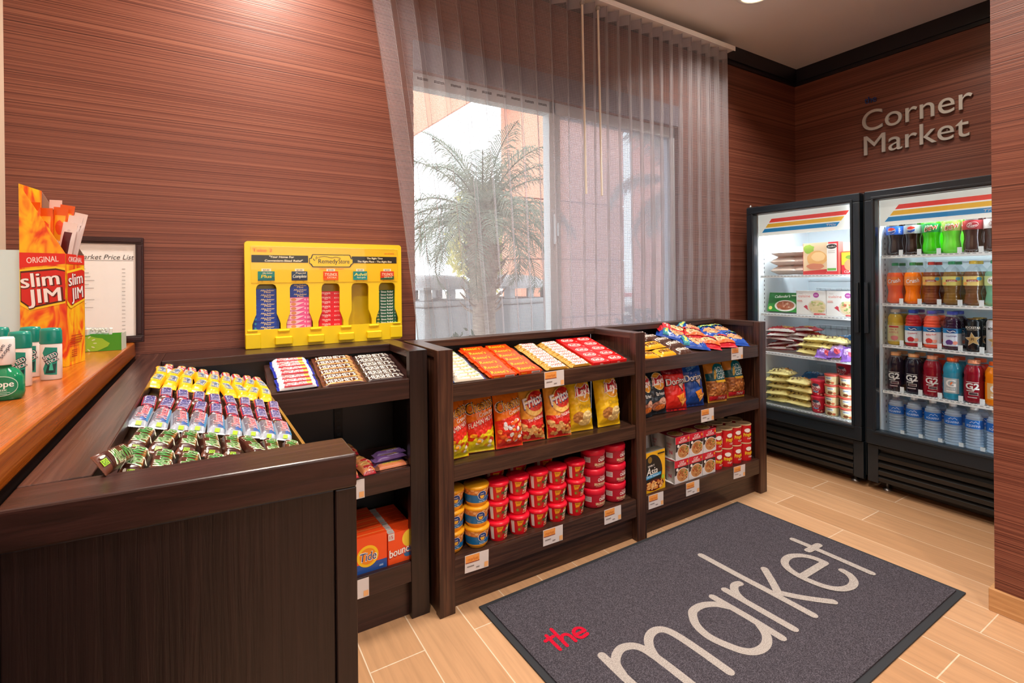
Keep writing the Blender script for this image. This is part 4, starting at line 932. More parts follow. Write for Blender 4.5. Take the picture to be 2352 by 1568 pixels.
ly = [R(-.145, .006, .145, .062, 'd8101f'), R(-.062, .008, -.045, .058, 'e9e0da'), P([(-.032, .058), (.0, .058), (-.010, .040), (-.028, .036)], 'f4a81e'), T('NEW', -.017, .051, .005, '9a1c14', w=.018), blob(-.018, .025, .014, .014, 'b8401c', 8), blob(-.022, .022, .006, .006, '7aa03a', 9), P([(.004, .008), (.026, .008), (.036, .050), (.012, .050)], 'f0dcc4'), T('SpaghettiOs', .014, .038, .012, '2f6a34', w=.042, b=.05, sh=.1, rot=.1), T('BEEF', .018, .026, .007, '6a2c1c', w=.02, b=.03), R(.012, .053, .03, .060, 'f2b81e')] + scatter(6, .004, .008, .03, .018, .005, ['d8401c', 'e86a2c'], 21)
SRC['red'] = cup(rp, C('d4101f', .3), [(.047, .058), (.050, .060), (.0505, .068), (.048, .072), (.030, .0745), (.0001, .0745)], C('e81430', .3), ly)
cp = [(.042, 0), (.046, .003), (.050, .012), (.052, .062)]
ly = [R(-.163, .004, .163, .062, 'b0142a'), R(-.075, .030, -.045, .052, 'e6dcd8')] + [R(-.073, .033 + .004 * i, -.047, .0345 + .004 * i, '8c6a6a') for i in range(5)] + [T("Campbell's", .012, .053, .006, 'f4e8e0', w=.03, sh=.2), T('CHUNKY', .012, .041, .013, 'f8f0ea', w=.046, b=.05), T('SIRLOIN BURGER', .004, .023, .010, 'e8d2a8', w=.062, b=.04), T('W/ COUNTRY VEGETABLES', .004, .013, .005, 'e0c8a8', w=.05), blob(.046, .022, .012, .014, 'b8602c', 9)]
SRC['chunk'] = cup(cp, C('ac1228', .3), [(.053, .060), (.0545, .063), (.055, .078), (.053, .083), (.030, .084), (.0001, .084)], C('e01634', .3), ly)
def cups(k, x, y, n, pitch, rz, d, g, z0=.1842):
    q = {'mac': .92, 'red': .905}.get(k, 1)
    for i in range(n): put(SRC[k], (x + J(.0015), y + J(.0015), z0 + i * pitch), (0, 0, rz + J(.1)), f'{d}, {ofb(i, n)}', g, scale=(q, q, 1))
cups('mac', .758, 1.690, 3, .0765, -.05, 'yellow lidded macaroni cup by the left post', 'yellow macaroni cups'); cups('mac', .852, 1.672, 3, .0765, -.05, 'yellow lidded macaroni cup beside the red cups', 'yellow macaroni cups')
for i, x in enumerate((.944, 1.036, 1.129, 1.222, 1.320)):
    cups('red', x, 1.672, 3, .0748, -.02, f'red pasta cup in the {ofl(i, 5)} stack', 'red pasta cups in front')
for i, x in enumerate((1.0, 1.11, 1.245)):
    put(SRC['red'], (x, 1.80, .1842), (0, 0, .2), f'red lidded pasta cup at the back, {ofl(i, 3)}, lowest', 'red pasta cups at the back')
    put(SRC['red'], (x, 1.80, .2590), (0, 0, .3), f'red lidded pasta cup at the back, {ofl(i, 3)}, second level', 'red pasta cups at the back')
    put(SRC['red'], (x, 1.80, .3338), (0, 0, .1), f'red lidded pasta cup at the back, {ofl(i, 3)}, third level', 'red pasta cups at the back')
cups('chunk', 1.436, 1.690, 3, .0843, .05, 'dark red soup tub left of the end stack', 'dark red soup tubs'); cups('chunk', 1.553, 1.685, 3, .0843, .05, 'dark red soup tub at the right end', 'dark red soup tubs')
# boxes on the right unit
f = [R(-.075, 0, .075, .185, 'f2b61c'), blob(-.018, .092, .074, .082, '1c1c1c', 3, 26, .03), E(-.03, .150, .014, .015, '8a6a2c'), T('SIMPLY', -.022, .122, .009, 'f0ece4', w=.045, rot=.05), T('Asia', -.016, .098, .036, 'f6f2ea', w=.075, b=.02, sh=.12), P([(-.075, .062), (.046, .070), (.046, .084), (-.075, .078)], '2a9ad0'), T('ROASTED PEANUT', -.016, .0735, .008, 'e8f4fa', w=.10), blob(.0, .030, .066, .026, '6a1c14', 4, 20, .05)]
f += scatter(46, -.052, .014, .054, .048, .010, ['e89a4c', 'f0b468', 'd8803a', 'f4c484'], 22, .5) + [E(.055, .058, .010, .010, 'a8c83a'), R(.020, .168, .068, .175, '2a2218')]
b = artbox(.150, .050, .185, {'all': C('f2b61c', .35), 'top': C('8a8478', .5), 'right': C('e0a41a', .35), 'back': C('f2b61c', .35)}, front=f)
put(src(b, 'noodle_meal_box', 'box'), (1.762, 1.662, .1842), (0, 0, .05), 'yellow and black noodle meal box standing by the centre post')
def noodle():
    t = thing('noodle_cup_multipack', (0, 0, 0), cat='noodle pack'); w, d, h = .098, .19, .112
    f = [R(-w / 2, 0, w / 2, h, 'dcd8da'), R(-w / 2, .078, w / 2, h, 'd81e38'), P([(-w / 2, .04), (w / 2, .062), (w / 2, .078), (-w / 2, .078)], '33282a'), E(.006, .038, .043, .034, 'eee8e4'), E(.006, .038, .040, .031, 'c88a54')] + scatter(44, -.024, .018, .038, .058, .007, ['e0aa70', 'b06a38', 'd89858', 'c4502c', '6a8a3a'], 23, .5) + [E(-.034, .070, .008, .007, 'f4efe8'), T('CUP', -.002, .101, .011, 'f8f0ee', w=.032, b=.03, rot=.06), T('NOODLES', -.002, .0895, .011, 'f8f0ee', w=.056, b=.03, rot=.06), blob(.038, .099, .006, .007, 'f2a01c', 3)]
    tp = [R(-w / 2, -d / 2, w / 2, d / 2, 'a81a30'), E(0, -.05, .042, .036, 'f2ece4'), E(0, -.05, .039, .033, 'caa05c')] + scatter(30, -.03, -.075, .03, -.025, .006, ['e4c078', 'b87a38', '7a9a3a', 'd8602c'], 24, .5)
    mb = MB(); x, y = w / 2, d / 2; mb.box(-x, -y, 0, x, -y + .001, h, C('e8e4e2', .4)); mb.box(-x, -y + .001, h - .001, x, y, h, C('a81a30', .4)); mb.box(-x, -y + .001, 0, x, y, .001, C('e8e4e2', .4)); mb.box(-x, y - .001, .001, x, y, h - .001, C('e8e4e2', .4))
    mb.art(lambda u, v, k: (u, -y - k, v), f); mb.art(lambda u, v, k: (u, v, h + k), tp); mb.build('sleeve', t)
    for s in (-1, 1):
        pr = [(.034, .0015), (.036, .008), (.0465, .100), (.0475, .100), (.0475, .1085), (.0001, .1088)]
        m = MB(); m.lathe(pr, C('dedad6', .5), 24, o=(0, s * .0465, 0)); S = cylS(pr[:3])
        m.art(lambda u, v, k: (lambda q: (q[1], s * .0465 - q[0], q[2]))(S(u, v, k)), [T('CUP NOODLES', 0, .07, .010, 'd8465a', w=.035), T('INSTANT', 0, .055, .006, 'd8465a', w=.025), T('N', .012, .03, .018, 'd8465a', b=.04)], seg=.01); m.build('cup', t)
    return t
SRC['nood'] = noodle()
for c, x in enumerate((1.945, 2.047, 2.149)):
    for l in range(2):
        put(SRC['nood'], (x + l * .005, 1.728 - .002 * l, .1842 + l * .1132), (0, 0, J(.02) - .01), f'red and white noodle cup sleeve, {ofl(c, 3)}, {"lower" if l == 0 else "upper"} row', 'red and white noodle cup sleeves')
pp = [(.038, 0), (.0385, .090)]
ly = [R(-.121, .002, .121, .090, 'c8141c'), R(-.052, .018, -.034, .050, 'efe9e4')] + [R(-.050 + .0022 * i, .021, -.049 + .0022 * i, .047, '201818') for i in range(7)] + [T('Pringles', .006, .044, .018, 'f4cf2c', w=.046, b=.05, sh=.1, rot=.1), E(.004, .066, .016, .011, 'f2ece6'), T('Original', .014, .024, .009, 'f6ece4', w=.026, b=.02, rot=.1), P([(-.045, .074), (-.028, .074), (-.030, .086), (-.044, .086)], 'f08a1c')]
ly = ly[:-1]
SRC['can'] = cup(pp, C('c8141c', .28), [(.0385, .0905), (.0405, .0915), (.0405, .096), (.0385, .0975), (.036, .0965), (.0001, .0965)], C('d8b48a', .25), ly, 'chip_can', 'chip can')
xs = (2.243, 2.325, 2.407, 2.489, 2.5475)
for c, x in enumerate((2.247, 2.3285, 2.410, 2.4925)):
    for l in range(2): put(SRC['can'], (x, 1.672 + (.0 if c % 2 else .004), .1842 + l * .0985), (0, 0, -.50 + J(.22)), f'short red chip can at the front, {ofl(c, 4)}, {"lower" if l == 0 else "upper"} row', 'red chip cans in front')
for c, x in enumerate((2.528,)):
    for l in range(2): put(SRC['can'], (x, 1.748, .1842 + l * .0985), (0, 0, -.1), f'short red chip can in the right corner behind the front row, {"lower" if l == 0 else "upper"}', 'red chip cans in front')
for r_, (y, X) in enumerate(((1.757, (2.284, 2.366, 2.446)), (1.842, (2.24, 2.325, 2.41, 2.495)))):
    for c, x in enumerate(X): 
        for l in range(2): put(SRC['can'], (x, y, .1842 + l * .0985), (0, 0, J(.3)), f'short red chip can, {["second", "third"][r_]} row back, {ofl(c, len(X))}, {"lower" if l == 0 else "upper"}', 'red chip cans behind')

# ---- price tags ----------------------------------------------------------------------
f = [R(-.046, .006, .010, .030, 'f0a050'), R(-.046, .003, .010, .006, '9a4a34'), T('market', -.016, .0165, .0125, 'c86a20', w=.042, b=-.012), R(.030, -.026, .046, -.008, 'f0b478'), R(-.040, -.010, -.012, -.007, '7a6e6a'), R(-.004, -.019, .010, -.016, '7a6e6a')]
mb = MB(); mb.box(-.048, 0, -.030, .048, .0012, .032, C('dcd4d2', .5)); mb.art(lambda u, v, k: (u, -k, v), f)
SRC['tag'] = mb.build('price_tag', cat='price tag')
yt = YF - .0024
for x, z, lab in [(1.174, .777, 'white price tag under the gold caramel bars'), (.820, .156, 'white price tag below the macaroni cups'), (1.160, .156, 'white price tag below the red pasta cups'), (1.477, .157, 'white price tag below the dark red soup tubs'), (2.352, .777, 'white price tag below the nut bags'), (2.110, .492, 'white price tag below the blue tortilla chips'),
                  (1.742, .156, 'white price tag below the yellow noodle box'), (1.995, .156, 'white price tag below the noodle cup sleeves'), (2.362, .158, 'white price tag below the red chip cans')]:
    put(SRC['tag'], (x, yt, z), (0, J(.03), 0), lab, 'white shelf price tags')
for x, z, lab in [(.385, .492, 'white price tag on the middle bay shelf, partly hidden by the end panel'), (.396, .164, 'white price tag below the orange laundry boxes')]:
    put(SRC['tag'], (x, 1.6575, z), (0, 0, 0), lab, 'white shelf price tags')
# ================================================================ ON THE COUNTER
CT = .9775
# jerky stick carton
t = thing('snack_stick_carton', (-.3238, 1.6286, CT), -.1745, label='tall flame-printed carton of snack sticks with a slanted top', cat='carton')
X0, X1, Y0, Y1 = -.0425, .0425, -.052, .052; HL, HR = .432, .270
FL = m_flame()
for yy, nm in ((Y0, 0), (Y1 - .001, 1)):
    m = MB(); m.prism([(X0, 0), (X1, 0), (X1, HR), (X0, HL)], yy, yy + .001, FL if nm == 0 else C('9c8478', .6), 'y')
    if nm == 0:
        l = [P([(-.052, .268), (.052, .270 + .012), (.052, .244 + .012), (-.052, .236)], 'dc2a22')]
        l = [P([(-.052, .236), (.052, .246), (.052, .270), (-.052, .272)], 'dc2a22'), T('ORIGINAL', .0, .256, .014, 'f6e8e0', w=.072, b=.02, rot=.06),
             P([(-.0515, .150), (-.030, .136), (.0515, .152), (.0515, .236), (.030, .240), (-.0515, .232)], 'f6cf2c'), P([(-.050, .157), (-.029, .141), (.0515, .157), (.0515, .230), (.030, .235), (-.050, .228)], '4a1a14'), P([(-.048, .160), (-.028, .145), (.0515, .161), (.0515, .227), (.030, .231), (-.048, .224)], 'cf2420'),
             T('slim', -.004, .209, .034, '5a1a1a', w=.090, b=.04, rot=.10), T('slim', -.006, .210, .034, 'f2f0f0', w=.086, b=.03, rot=.10), T('JIM', .006, .171, .034, '5a1a1a', w=.078, b=.04, rot=.08), T('JIM', .004, .172, .034, 'f2f0f0', w=.074, b=.03, rot=.08)]
        m.art(lambda u, v, k: (u * .817, yy - k, v), l)
    m.build('carton_front' if nm == 0 else 'carton_back', t)
m = MB(); m.box(X0, Y0 + .0012, 0, X0 + .001, Y1 - .0012, HL, FL); m.build('carton_side', t)
m = MB(); m.box(X1 - .001, Y0 + .0012, 0, X1, Y1 - .0012, HR, FL)
l = [R(-.05, .246, .05, .270, 'dc2a22'), T('ORIGINAL', .0, .258, .013, 'f6e8e0', w=.072, b=.02), P([(-.048, .150), (-.030, .138), (.049, .156), (.049, .236), (.034, .240), (-.048, .228)], 'f6cf2c'), P([(-.046, .158), (-.028, .145), (.048, .161), (.048, .230), (.034, .234), (-.046, .223)], 'cf2420'),
     T('slim', -.001, .210, .030, '5a1a1a', w=.080, b=.04, rot=.1), T('slim', -.003, .211, .030, 'f2f0f0', w=.076, b=.03, rot=.1), T('JIM', .006, .175, .030, '5a1a1a', w=.066, b=.04, rot=.1), T('JIM', .004, .176, .030, 'f2f0f0', w=.062, b=.03, rot=.1)] + [R(-.034, .052 + .006 * i, .02 + .006 * (i % 3), .0545 + .006 * i, 'b8401c') for i in range(4)] + [R(-.034, .020 + .005 * i, -.004, .0225 + .005 * i, 'b8401c') for i in range(4)]
m.art(lambda u, v, k: (X1 + k, u, v), l); m.build('carton_side', t, label='narrow side with the logo')
m = MB(); m.box(X0 + .001, Y0 + .001, .0, X1 - .001, Y1 - .001, .001, C('9c8478', .6)); m.build('carton_bottom', t)
def stick(red):
    mb, S = pillow(.028, .34, .006, C('f0e0dc' if not red else 'e8601c', .2), 2.2, .02, .02, .0006, 3, 8, 30, .5)
    l = [R(-.008, -.16, .0075, .146, '54101a')]
    if red: l = [R(-.010, .03, .010, .15, 'f2a01c'), blob(0, .12, .009, .02, 'e8501c', 2), T('slim', 0, .085, .009, 'f6f0ea', w=.018, rot=0), R(-.009, .06, .009, .080, 'c8202a'), T('JIM', 0, .07, .009, 'f6f0ea', w=.016)] + [R(-.006, -.16, .006, .03, '7a1420'), T('ORIGINAL', 0, -.03, .008, 'f0e0c0', w=.10, rot=PI / 2)]
    else: l += [T('slim', .0, .05, .006, 'd8a0a0', w=.014, rot=PI / 2), E(0, .15, .003, .003, 'd8c8c4')]
    mb.art(S, l, seg=.004); mb.v = [(x, -z, y + .17) for x, y, z in mb.v]; return mb
SRC['stickr'] = src(stick(True), 'snack_stick', 'snack stick'); SRC['stickw'] = src(stick(False), 'snack_stick', 'snack stick')
for k, x, y, z, a, w in [('stickr', -.350, 1.612, .092, -.02, 'orange wrapped snack stick, leftmost in the carton'), ('stickr', -.335, 1.618, .080, .00, 'orange wrapped snack stick, second from left in the carton'), ('stickr', -.325, 1.628, .085, .05, 'orange wrapped snack stick in the middle of the carton'), ('stickr', -.345, 1.640, .095, .14, 'orange wrapped snack stick behind the other orange ones'),
                         ('stickw', -.335, 1.655, .105, .04, 'clear wrapped snack stick standing tallest in the carton'), ('stickw', -.340, 1.612, .050, .16, 'clear wrapped snack stick in front of the tilted ones'), ('stickw', -.343, 1.630, .070, .19, 'clear wrapped snack stick tilting slightly right'), ('stickw', -.342, 1.648, .080, .225, 'clear wrapped snack stick tilting farthest right'), ('stickw', -.350, 1.660, .075, .18, 'clear wrapped snack stick at the back of the carton')]:
    put(SRC[k], (x, y, CT + z - .038), (0, a, J(.2) - .2), w, 'snack sticks in the flame-printed carton')
# framed price list
t = thing('framed_price_list', (-.318, 2.088, CT), label='dark framed market price list leaning on the back wall behind the carton', cat='picture frame'); t.rotation_euler = (-.05, 0, 0)
fw, fh = .262, .352; fc = C('2e1010', .3)
m = MB(); a = fw / 2
for x0, z0, x1, z1 in ((-a, 0, a, .022), (-a, fh - .022, a, fh), (-a, .022, -a + .022, fh - .022), (a - .022, .022, a, fh - .022)):
    m.box(x0, -.010, z0, x1, .008, z1, fc); m.box(x0 + .005, -.013, z0 + .005, x1 - .005, -.010, z1 - .005, fc)
m.build('frame', t, bevel=.002)
m = MB(); m.box(-a + .0225, -.003, .0225, a - .0225, .006, fh - .0225, C('fbf4f0', .6))
l = [T('Market Price List', .030, .286, .0165, '4a4444', w=.145, b=-.008, sh=.25), R(-.04, .2735, .102, .2745, '4a4444')]
r3 = random.Random(5)
for i in range(17): z = .245 - i * .0125; l += [R(-.085, z, -.085 + r3.uniform(.02, .09), z + .0014, '9a908c'), R(.072, z, .081, z + .0014, '857c78')]
m.art(lambda u, v, k: (u, -.003 - k, v), l); m.build('sheet', t)
m = MB(); m.box(-a + .0225, -.0075, .0225, a - .0225, -.0065, fh - .0225, 'glass'); m.build('pane', t)
# mint carton
t = thing('mint_carton', (-.296, 1.905, CT), -.06, label='open green printed mint carton lying beside the snack stick carton', cat='carton')
l = [blob(.0, .022, .05, .024, '9ccc3c', 1, 16), blob(.05, .02, .04, .03, '1f8a34', 2, 16, .1), P([(-.055, .042), (-.015, .044), (-.012, .018), (-.034, .006), (-.055, .010)], 'e8efe4'), P([(-.055, .040), (-.017, .042), (-.014, .019), (-.034, .008), (-.055, .012)], '0d5a2c'), T('tic', -.034, .033, .011, 'f4f4f0', w=.026, b=.04), T('tac', -.034, .019, .011, 'f4f4f0', w=.028, b=.04)]
for i in range(16): an = i * .39; l.append(E(-.03 + .040 * math.cos(an) * 1.1, .024 + .026 * math.sin(an), .0045, .0018, 'd4e8b0', an))
l = [q for q in l if all(abs(u) < .075 and -.0005 < v < .0475 for u, v, *_ in q[0])]
m = MB(); gc = C('4aa02c', .35)
m.box(-.075, -.030, 0, .075, -.029, .047, gc); m.box(-.075, .030, 0, .075, .031, .047, gc); m.box(-.075, -.029, 0, -.074, .030, .047, gc); m.box(.074, -.029, 0, .075, .030, .047, C('cfe0c8', .5)); m.box(-.074, -.029, 0, .074, .030, .001, gc)
m.art(lambda u, v, k: (u, -.030 - k, v), l); m.build('tray', t)
m = MB(); m.box(.0755, -.030, .0, .0765, .030, .050, C('cfd8c8', .5)); m.build('flap', t)
def mints():
    t = thing('mint_pack', (0, 0, 0), cat='mint pack'); m = MB(); m.box(-.035, -.008, 0, .028, .008, .020, MAT['pet']); m.build('clear_box', t, bevel=.002)
    m = MB(); m.box(.029, -.008, 0, .037, .008, .020, C('f2efe8', .4)); m.build('cap', t, bevel=.002)
    m = MB(); q = random.Random(3)
    for i in range(26): m.lathe([(.0001, -.0038), (.0022, -.0028), (.0024, .0028), (.0001, .0038)], C('f3e8d4', .4), 6, o=(q.uniform(-.030, .024), q.uniform(-.005, .005), .0045 + q.uniform(0, .011)))
    tag(m.build('mints', t), kind='stuff'); return t
SRC['mint'] = mints()
for x, y, z, a, w in [(-.285, 1.900, .066, .1, 'clear pack of white mints on top of the green carton, right'), (-.335, 1.900, .068, -.3, 'clear pack of white mints on top of the green carton, left')]: put(SRC['mint'], (x, y, CT + z - .018), (0, .10, a), w, 'clear mint packs')
# deodorants
def deo():
    t = thing('deodorant_stick', (0, 0, 0), cat='deodorant')
    def oval(mb, prof, mat):
        k = len(mb.v); mb.lathe([(r, z) for r, z in prof], mat, 28); mb.v[k:] = [(x, y * .66, z) for x, y, z in mb.v[k:]]
    m = MB(); oval(m, [(.017, 0), (.0185, .002), (.0185, .072), (.0175, .074)], C('e4dcd6', .35))
    S = lambda u, v, k: ((.0185 + k) * math.sin(u / .0185), -(.0185 + k) * .66 * math.cos(u / .0185), v)
    m.art(S, [P([(-.006, .012), (.015, .010), (.016, .066), (-.004, .068), (-.009, .056), (-.002, .040), (-.008, .024)], '128a78'), P([(-.004, .014), (.012, .014), (.014, .034), (.0, .030)], '0a3a38'), P([(.002, .02), (.006, .045), (.009, .02)], '3fbca0'), T('SPEED', .004, .049, .010, '1c1c24', w=.026, b=.05, rot=.5), T('SPEED', .004, .049, .0085, 'f2f0f4', w=.023, rot=.5), T('STICK', .007, .040, .008, '1c1c24', w=.022, b=.04, rot=.5), T('STICK', .007, .040, .0065, 'f2f0f4', w=.019, rot=.5)], seg=.004); m.build('case', t)
    m = MB(); oval(m, [(.0188, .0745), (.0192, .078), (.0185, .100), (.0165, .106), (.001, .1075)], C('0c8272', .25)); m.build('cap', t)
    m = MB(); oval(m, [(.0165, -.0), (.0168, .004)], C('cfc8c2', .4)); m.build('dial', t); return t
SRC['deo'] = deo()
for x, y, a, w in [(-.314, 1.325, -.35, 'green capped deodorant stick nearest the green mouthwash bottle'), (-.281, 1.385, -.25, 'green capped deodorant stick in front of the flame carton'), (-.327, 1.450, -.3, 'green capped deodorant stick between the two in front'), (-.384, 1.480, -.3, 'green capped deodorant stick at the left picture edge')]:
    put(SRC['deo'], (x, y, CT), (0, 0, a), w, 'green capped deodorant sticks')
t = thing('mouthwash_bottle', (-.302, 1.19, CT), -.25, label='small green mouthwash bottle with white cap near the counter edge', cat='bottle')
m = MB(); k = len(m.v); m.lathe([(.022, 0), (.026, .003), (.028, .012), (.027, .038), (.020, .050), (.010, .056), (.009, .062)], m_plastic('green_wash', '0f8a5c', .85), 26); m.v = [(x, y * .62, z) for x, y, z in m.v]
S = lambda u, v, q: ((.028 + q) * math.sin(u / .028), -(.028 + q) * .62 * math.cos(u / .028), v)
m.art(S, [E(.004, .025, .024, .017, 'bfe4d0'), E(.004, .025, .0228, .0158, '0f8058'), T('scope', .004, .029, .011, 'f4f8f4', w=.034, b=.03), T('classic', .004, .019, .005, 'd0ece0', w=.016), R(-.008, .0135, .016, .0145, 'a8d8c4'), R(-.004, .011, .012, .012, 'a8d8c4')], seg=.004); m.build('body', t)
m = MB(); m.lathe([(.013, .060), (.014, .062), (.0135, .104), (.012, .107), (.0005, .108)], C('e9e4e0', .35), 24); S2 = cylS([(.0142, 0), (.0142, .2)])
m.art(S2, [T('scope', .0 + .008 * i, .084, .0055, '4a4450', w=.026, rot=1.1) for i in (-1, 0, 1)], seg=.004); m.build('cap', t)
mb = artbox(.11, .012, .285, C('d2f6ff', .2)); t = mb.build('acrylic_panel', None, (-.455, 1.735, CT), bevel=.004, label='pale blue glossy panel standing on the counter at the left picture edge', cat='panel')
m = MB(); m.box(XL + .0005, 2.035, 1.475, XL + .002, 2.062, 1.60, C('e8b42c', .5)); m.box(XL + .002, 2.04, 1.575, XL + .0025, 2.057, 1.582, C('5a4a3a', .5)); m.build('yellow_notice', label='narrow yellow notice on the pale left wall', cat='notice')

# ================================================================ REMEDY DISPLAY
RD = thing('medicine_dispenser', (.112, 2.036, .932), label='yellow plastic medicine dispenser with five slots standing on the back ledge', cat='display rack')
RW, RH, YEL = .583, .392, C('f0ce14', .3)
CX = [.070, .1835, .297, .4105, .521]
out = []
def rr(x0, z0, x1, z1, r, n=5):
    p = []
    for cx, cz, a0 in ((x1 - r, z0 + r, -90), (x1 - r, z1 - r, 0), (x0 + r, z1 - r, 90), (x0 + r, z0 + r, 180)):
        for i in range(n + 1): a = math.radians(a0 + 90 * i / n); p.append((cx + r * math.cos(a), cz + r * math.sin(a)))
    return p
def slot(c):
    h = [(c - .047, .068), (c + .047, .068), (c + .047, .088), (c + .040, .110), (c + .034, .125), (c + .034, .220), (c + .030, .230), (c + .022, .235), (c - .022, .235), (c - .030, .230), (c - .034, .220), (c - .034, .125), (c - .040, .110), (c - .047, .088)]
    return h
outer = rr(0, .0, RW, RH, .012)
loops = [outer] + [list(reversed(slot(c))) for c in CX]
flat = [p for lp in loops for p in lp]
tri = tessellate_polygon([[Vector((x, z, 0)) for x, z in lp] for lp in loops])
m = MB()
for yy, fl_ in ((0, False), (.010, True)): m.add([(x, yy, z) for x, z in flat], [tuple(reversed(f)) if fl_ else tuple(f) for f in tri], YEL)
for lp in loops:
    n = len(lp); m.add([(x, 0, z) for x, z in lp] + [(x, .010, z) for x, z in lp], [(i, (i + 1) % n, n + (i + 1) % n, n + i) for i in range(n)], YEL)
m.build('front_plate', RD)
m = MB(); m.box(.002, .060, .002, RW - .002, .066, RH - .003, YEL); m.box(.001, .0105, .002, .008, .060, RH - .004, YEL); m.box(RW - .008, .0105, .002, RW - .001, .060, RH - .004, YEL); m.box(.008, .0105, RH - .01, RW - .008, .060, RH - .004, YEL); m.box(.008, .0105, .002, RW - .008, .060, .064, YEL)
m.build('tray_back', RD, bevel=.002)
for x0, x1, z0, z1, d in [(.006, .040, .062, .070, .004)] + [(c - .115 / 2 - .020, c - .115 / 2 + .022, .056, .066, .008) for c in CX[1:]] + [(c - .115 / 2 - .030, c - .115 / 2 + .030, .010, .040, .018) for c in CX[1:]] + [(RW - .04, RW - .006, .062, .070, .006), (.0, .05, -.0, .055, .006), (RW - .05, RW, .006, .055, .006)]:
    m = MB(); m.box(x0, -d, z0, x1, -.0002, z1, YEL); m.build('moulded_lip', RD, bevel=.004)
m = MB()
for c in CX:
    for s in (-.014, .014): m.box(c + s - .0025, -.002, .242, c + s + .0025, -.0001, .268, C('d9b00c', .35))
m.build('rib', RD)
l = [R(.022, .315, .215, .342, '1e1a1c'), R(.378, .315, .562, .342, '1e1a1c'), T('Take 2', .058, .360, .012, 'e8622c', w=.066, b=.02), T('"Your Home For', .122, .336, .0075, 'f2efe8', w=.085, b=.04, sh=.15), T('Convenient-Sized Relief"', .130, .322, .0075, 'f2efe8', w=.130, b=.04, sh=.15), T('The Right Time', .470, .335, .0070, 'f2efe8', w=.065, b=.04, sh=.15), T('The Right Place - The Right Size', .470, .322, .0070, 'f2efe8', w=.140, b=.04, sh=.15), T('EZ-STOCK', .532, .355, .006, 'e8622c', w=.040, b=.03),
     P([(.218, .333), (.224, .333), (.230, .348), (.372, .348), (.378, .333), (.384, .333), (.384, .312), (.378, .308), (.372, .298), (.230, .298), (.224, .308), (.218, .312)], '2a2418'), P([(.221, .330), (.227, .330), (.233, .345), (.369, .345), (.375, .330), (.381, .330), (.381, .314), (.375, .311), (.369, .301), (.233, .301), (.227, .311), (.221, .314)], 'f2d02a'),
     T('Lil', .240, .331, .010, '2a2418', w=.016, sh=.2, rot=.7), T('Remedy', .288, .322, .018, '2a2418', w=.072, b=.02), T('Store', .348, .322, .018, '2a2418', w=.042, b=.02), L(smooth_path([(.252, .336), (.275, .340), (.300, .335), (.318, .338), (.335, .333)]), .002, '2a2418'), T('www.lilstore.com', .300, .292, .006, 'e8622c', w=.09, b=.02)]
for c, (c1, c2, tx, tc, sub) in zip(CX, [('1a8a98', '0f6a80', 'Plus', 'f2d23a', 'Alka-Seltzer'), ('2c4a78', '1c2c5a', 'Complete', 'e8ecf4', 'Pepcid'), ('e84a1c', 'f2641e', 'TYLENOL', 'f6efe8', 'EXTRA'), ('158ca0', '1a9ab0', 'Advil', 'f2ec8a', 'liqui-gels'), ('d8381c', '1c5a48', 'TYLENOL', 'f6efe8', 'SINUS')]):
    l += [R(c - .016, .282, c + .016, .292, 'f2eee8'), T('$3.00', c, .287, .006, '4a4448', w=.020), R(c - .028, .248, c + .028, .282, c1), P([(c - .028, .248), (c + .028, .248), (c + .028, .262), (c - .028, .254)], c2)]
    up = tx in ('TYLENOL', 'Advil')
    l += [T(tx, c, .270 if up else .264, .012, tc, w=.048 if tx != 'Plus' else .034, b=.03, sh=.15), T(sub, c + .004, .258 if up else .276, .006, 'f2efe8', w=.034, b=.02, sh=.1)]
m = MB(); m.box(.020, -.0012, .240, RW - .018, -.0002, .372, C('f4cc1e', .25)); m.art(lambda u, v, k: (u, -.0012 - k, v), l); hc = m.build('header_card', RD)
m = MB(); m.box(.019, -.0080, .238, RW - .017, -.0072, .374, m_glass('clear_flap', 'fffdf4', .012)); m.box(.019, -.0072, .3735, RW - .017, -.0012, .3745, MAT['pet']); m.build('clear_cover', hc)
def medbox(col, l, h=.0168, w=.088, top=None): return artbox(w, .034, h, {'all': C(col, .3), 'top': C(top or col, .3)}, front=l)
h = .0168
SRC['mblue'] = src(medbox('2244a8', [T('Alka-Seltzer', .004, .0115, .006, 'f0dca0', w=.046, b=.03, sh=.2), T('Plus', .004, .0048, .006, 'f0dca0', w=.022, b=.03, sh=.2), blob(-.036, .008, .004, .005, '3a9ab8', 1)], h), 'medicine_box', 'medicine box')
SRC['mpink'] = src(medbox('ee5f9c', [P([(-.044, .001), (-.01, .001), (.02, .015), (-.044, .015)], 'f8c4d4'), E(-.020, .0085, .009, .006, 'd88a5a'), T('4', .020, .0085, .009, 'f8e8f0', w=.005), R(.027, .005, .040, .0065, 'f8e8f0'), R(.027, .009, .040, .0105, 'f8e8f0')], h), 'medicine_box', 'medicine box')
SRC['mred'] = src(medbox('e01f2c', [T('TYLENOL', -.016, .0105, .007, 'f8efe8', w=.034, b=.02, sh=.15), R(-.022, .003, -.010, .005, 'f0c0b8'), T('EXTRA', .028, .009, .005, 'f0c0b8', w=.016), T('4', .016, .009, .007, 'f8e8e0', w=.004)], .0172), 'medicine_box', 'medicine box')
SRC['mgreen'] = src(medbox('0f5a3c', [T('Sinus Relief', .002, .0065, .008, 'eef2ec', w=.052, b=.03), E(-.036, .0062, .006, .004, 'b8b468'), T('2', .036, .0065, .006, 'eef2ec', w=.004), ], .0125), 'medicine_box', 'medicine box')
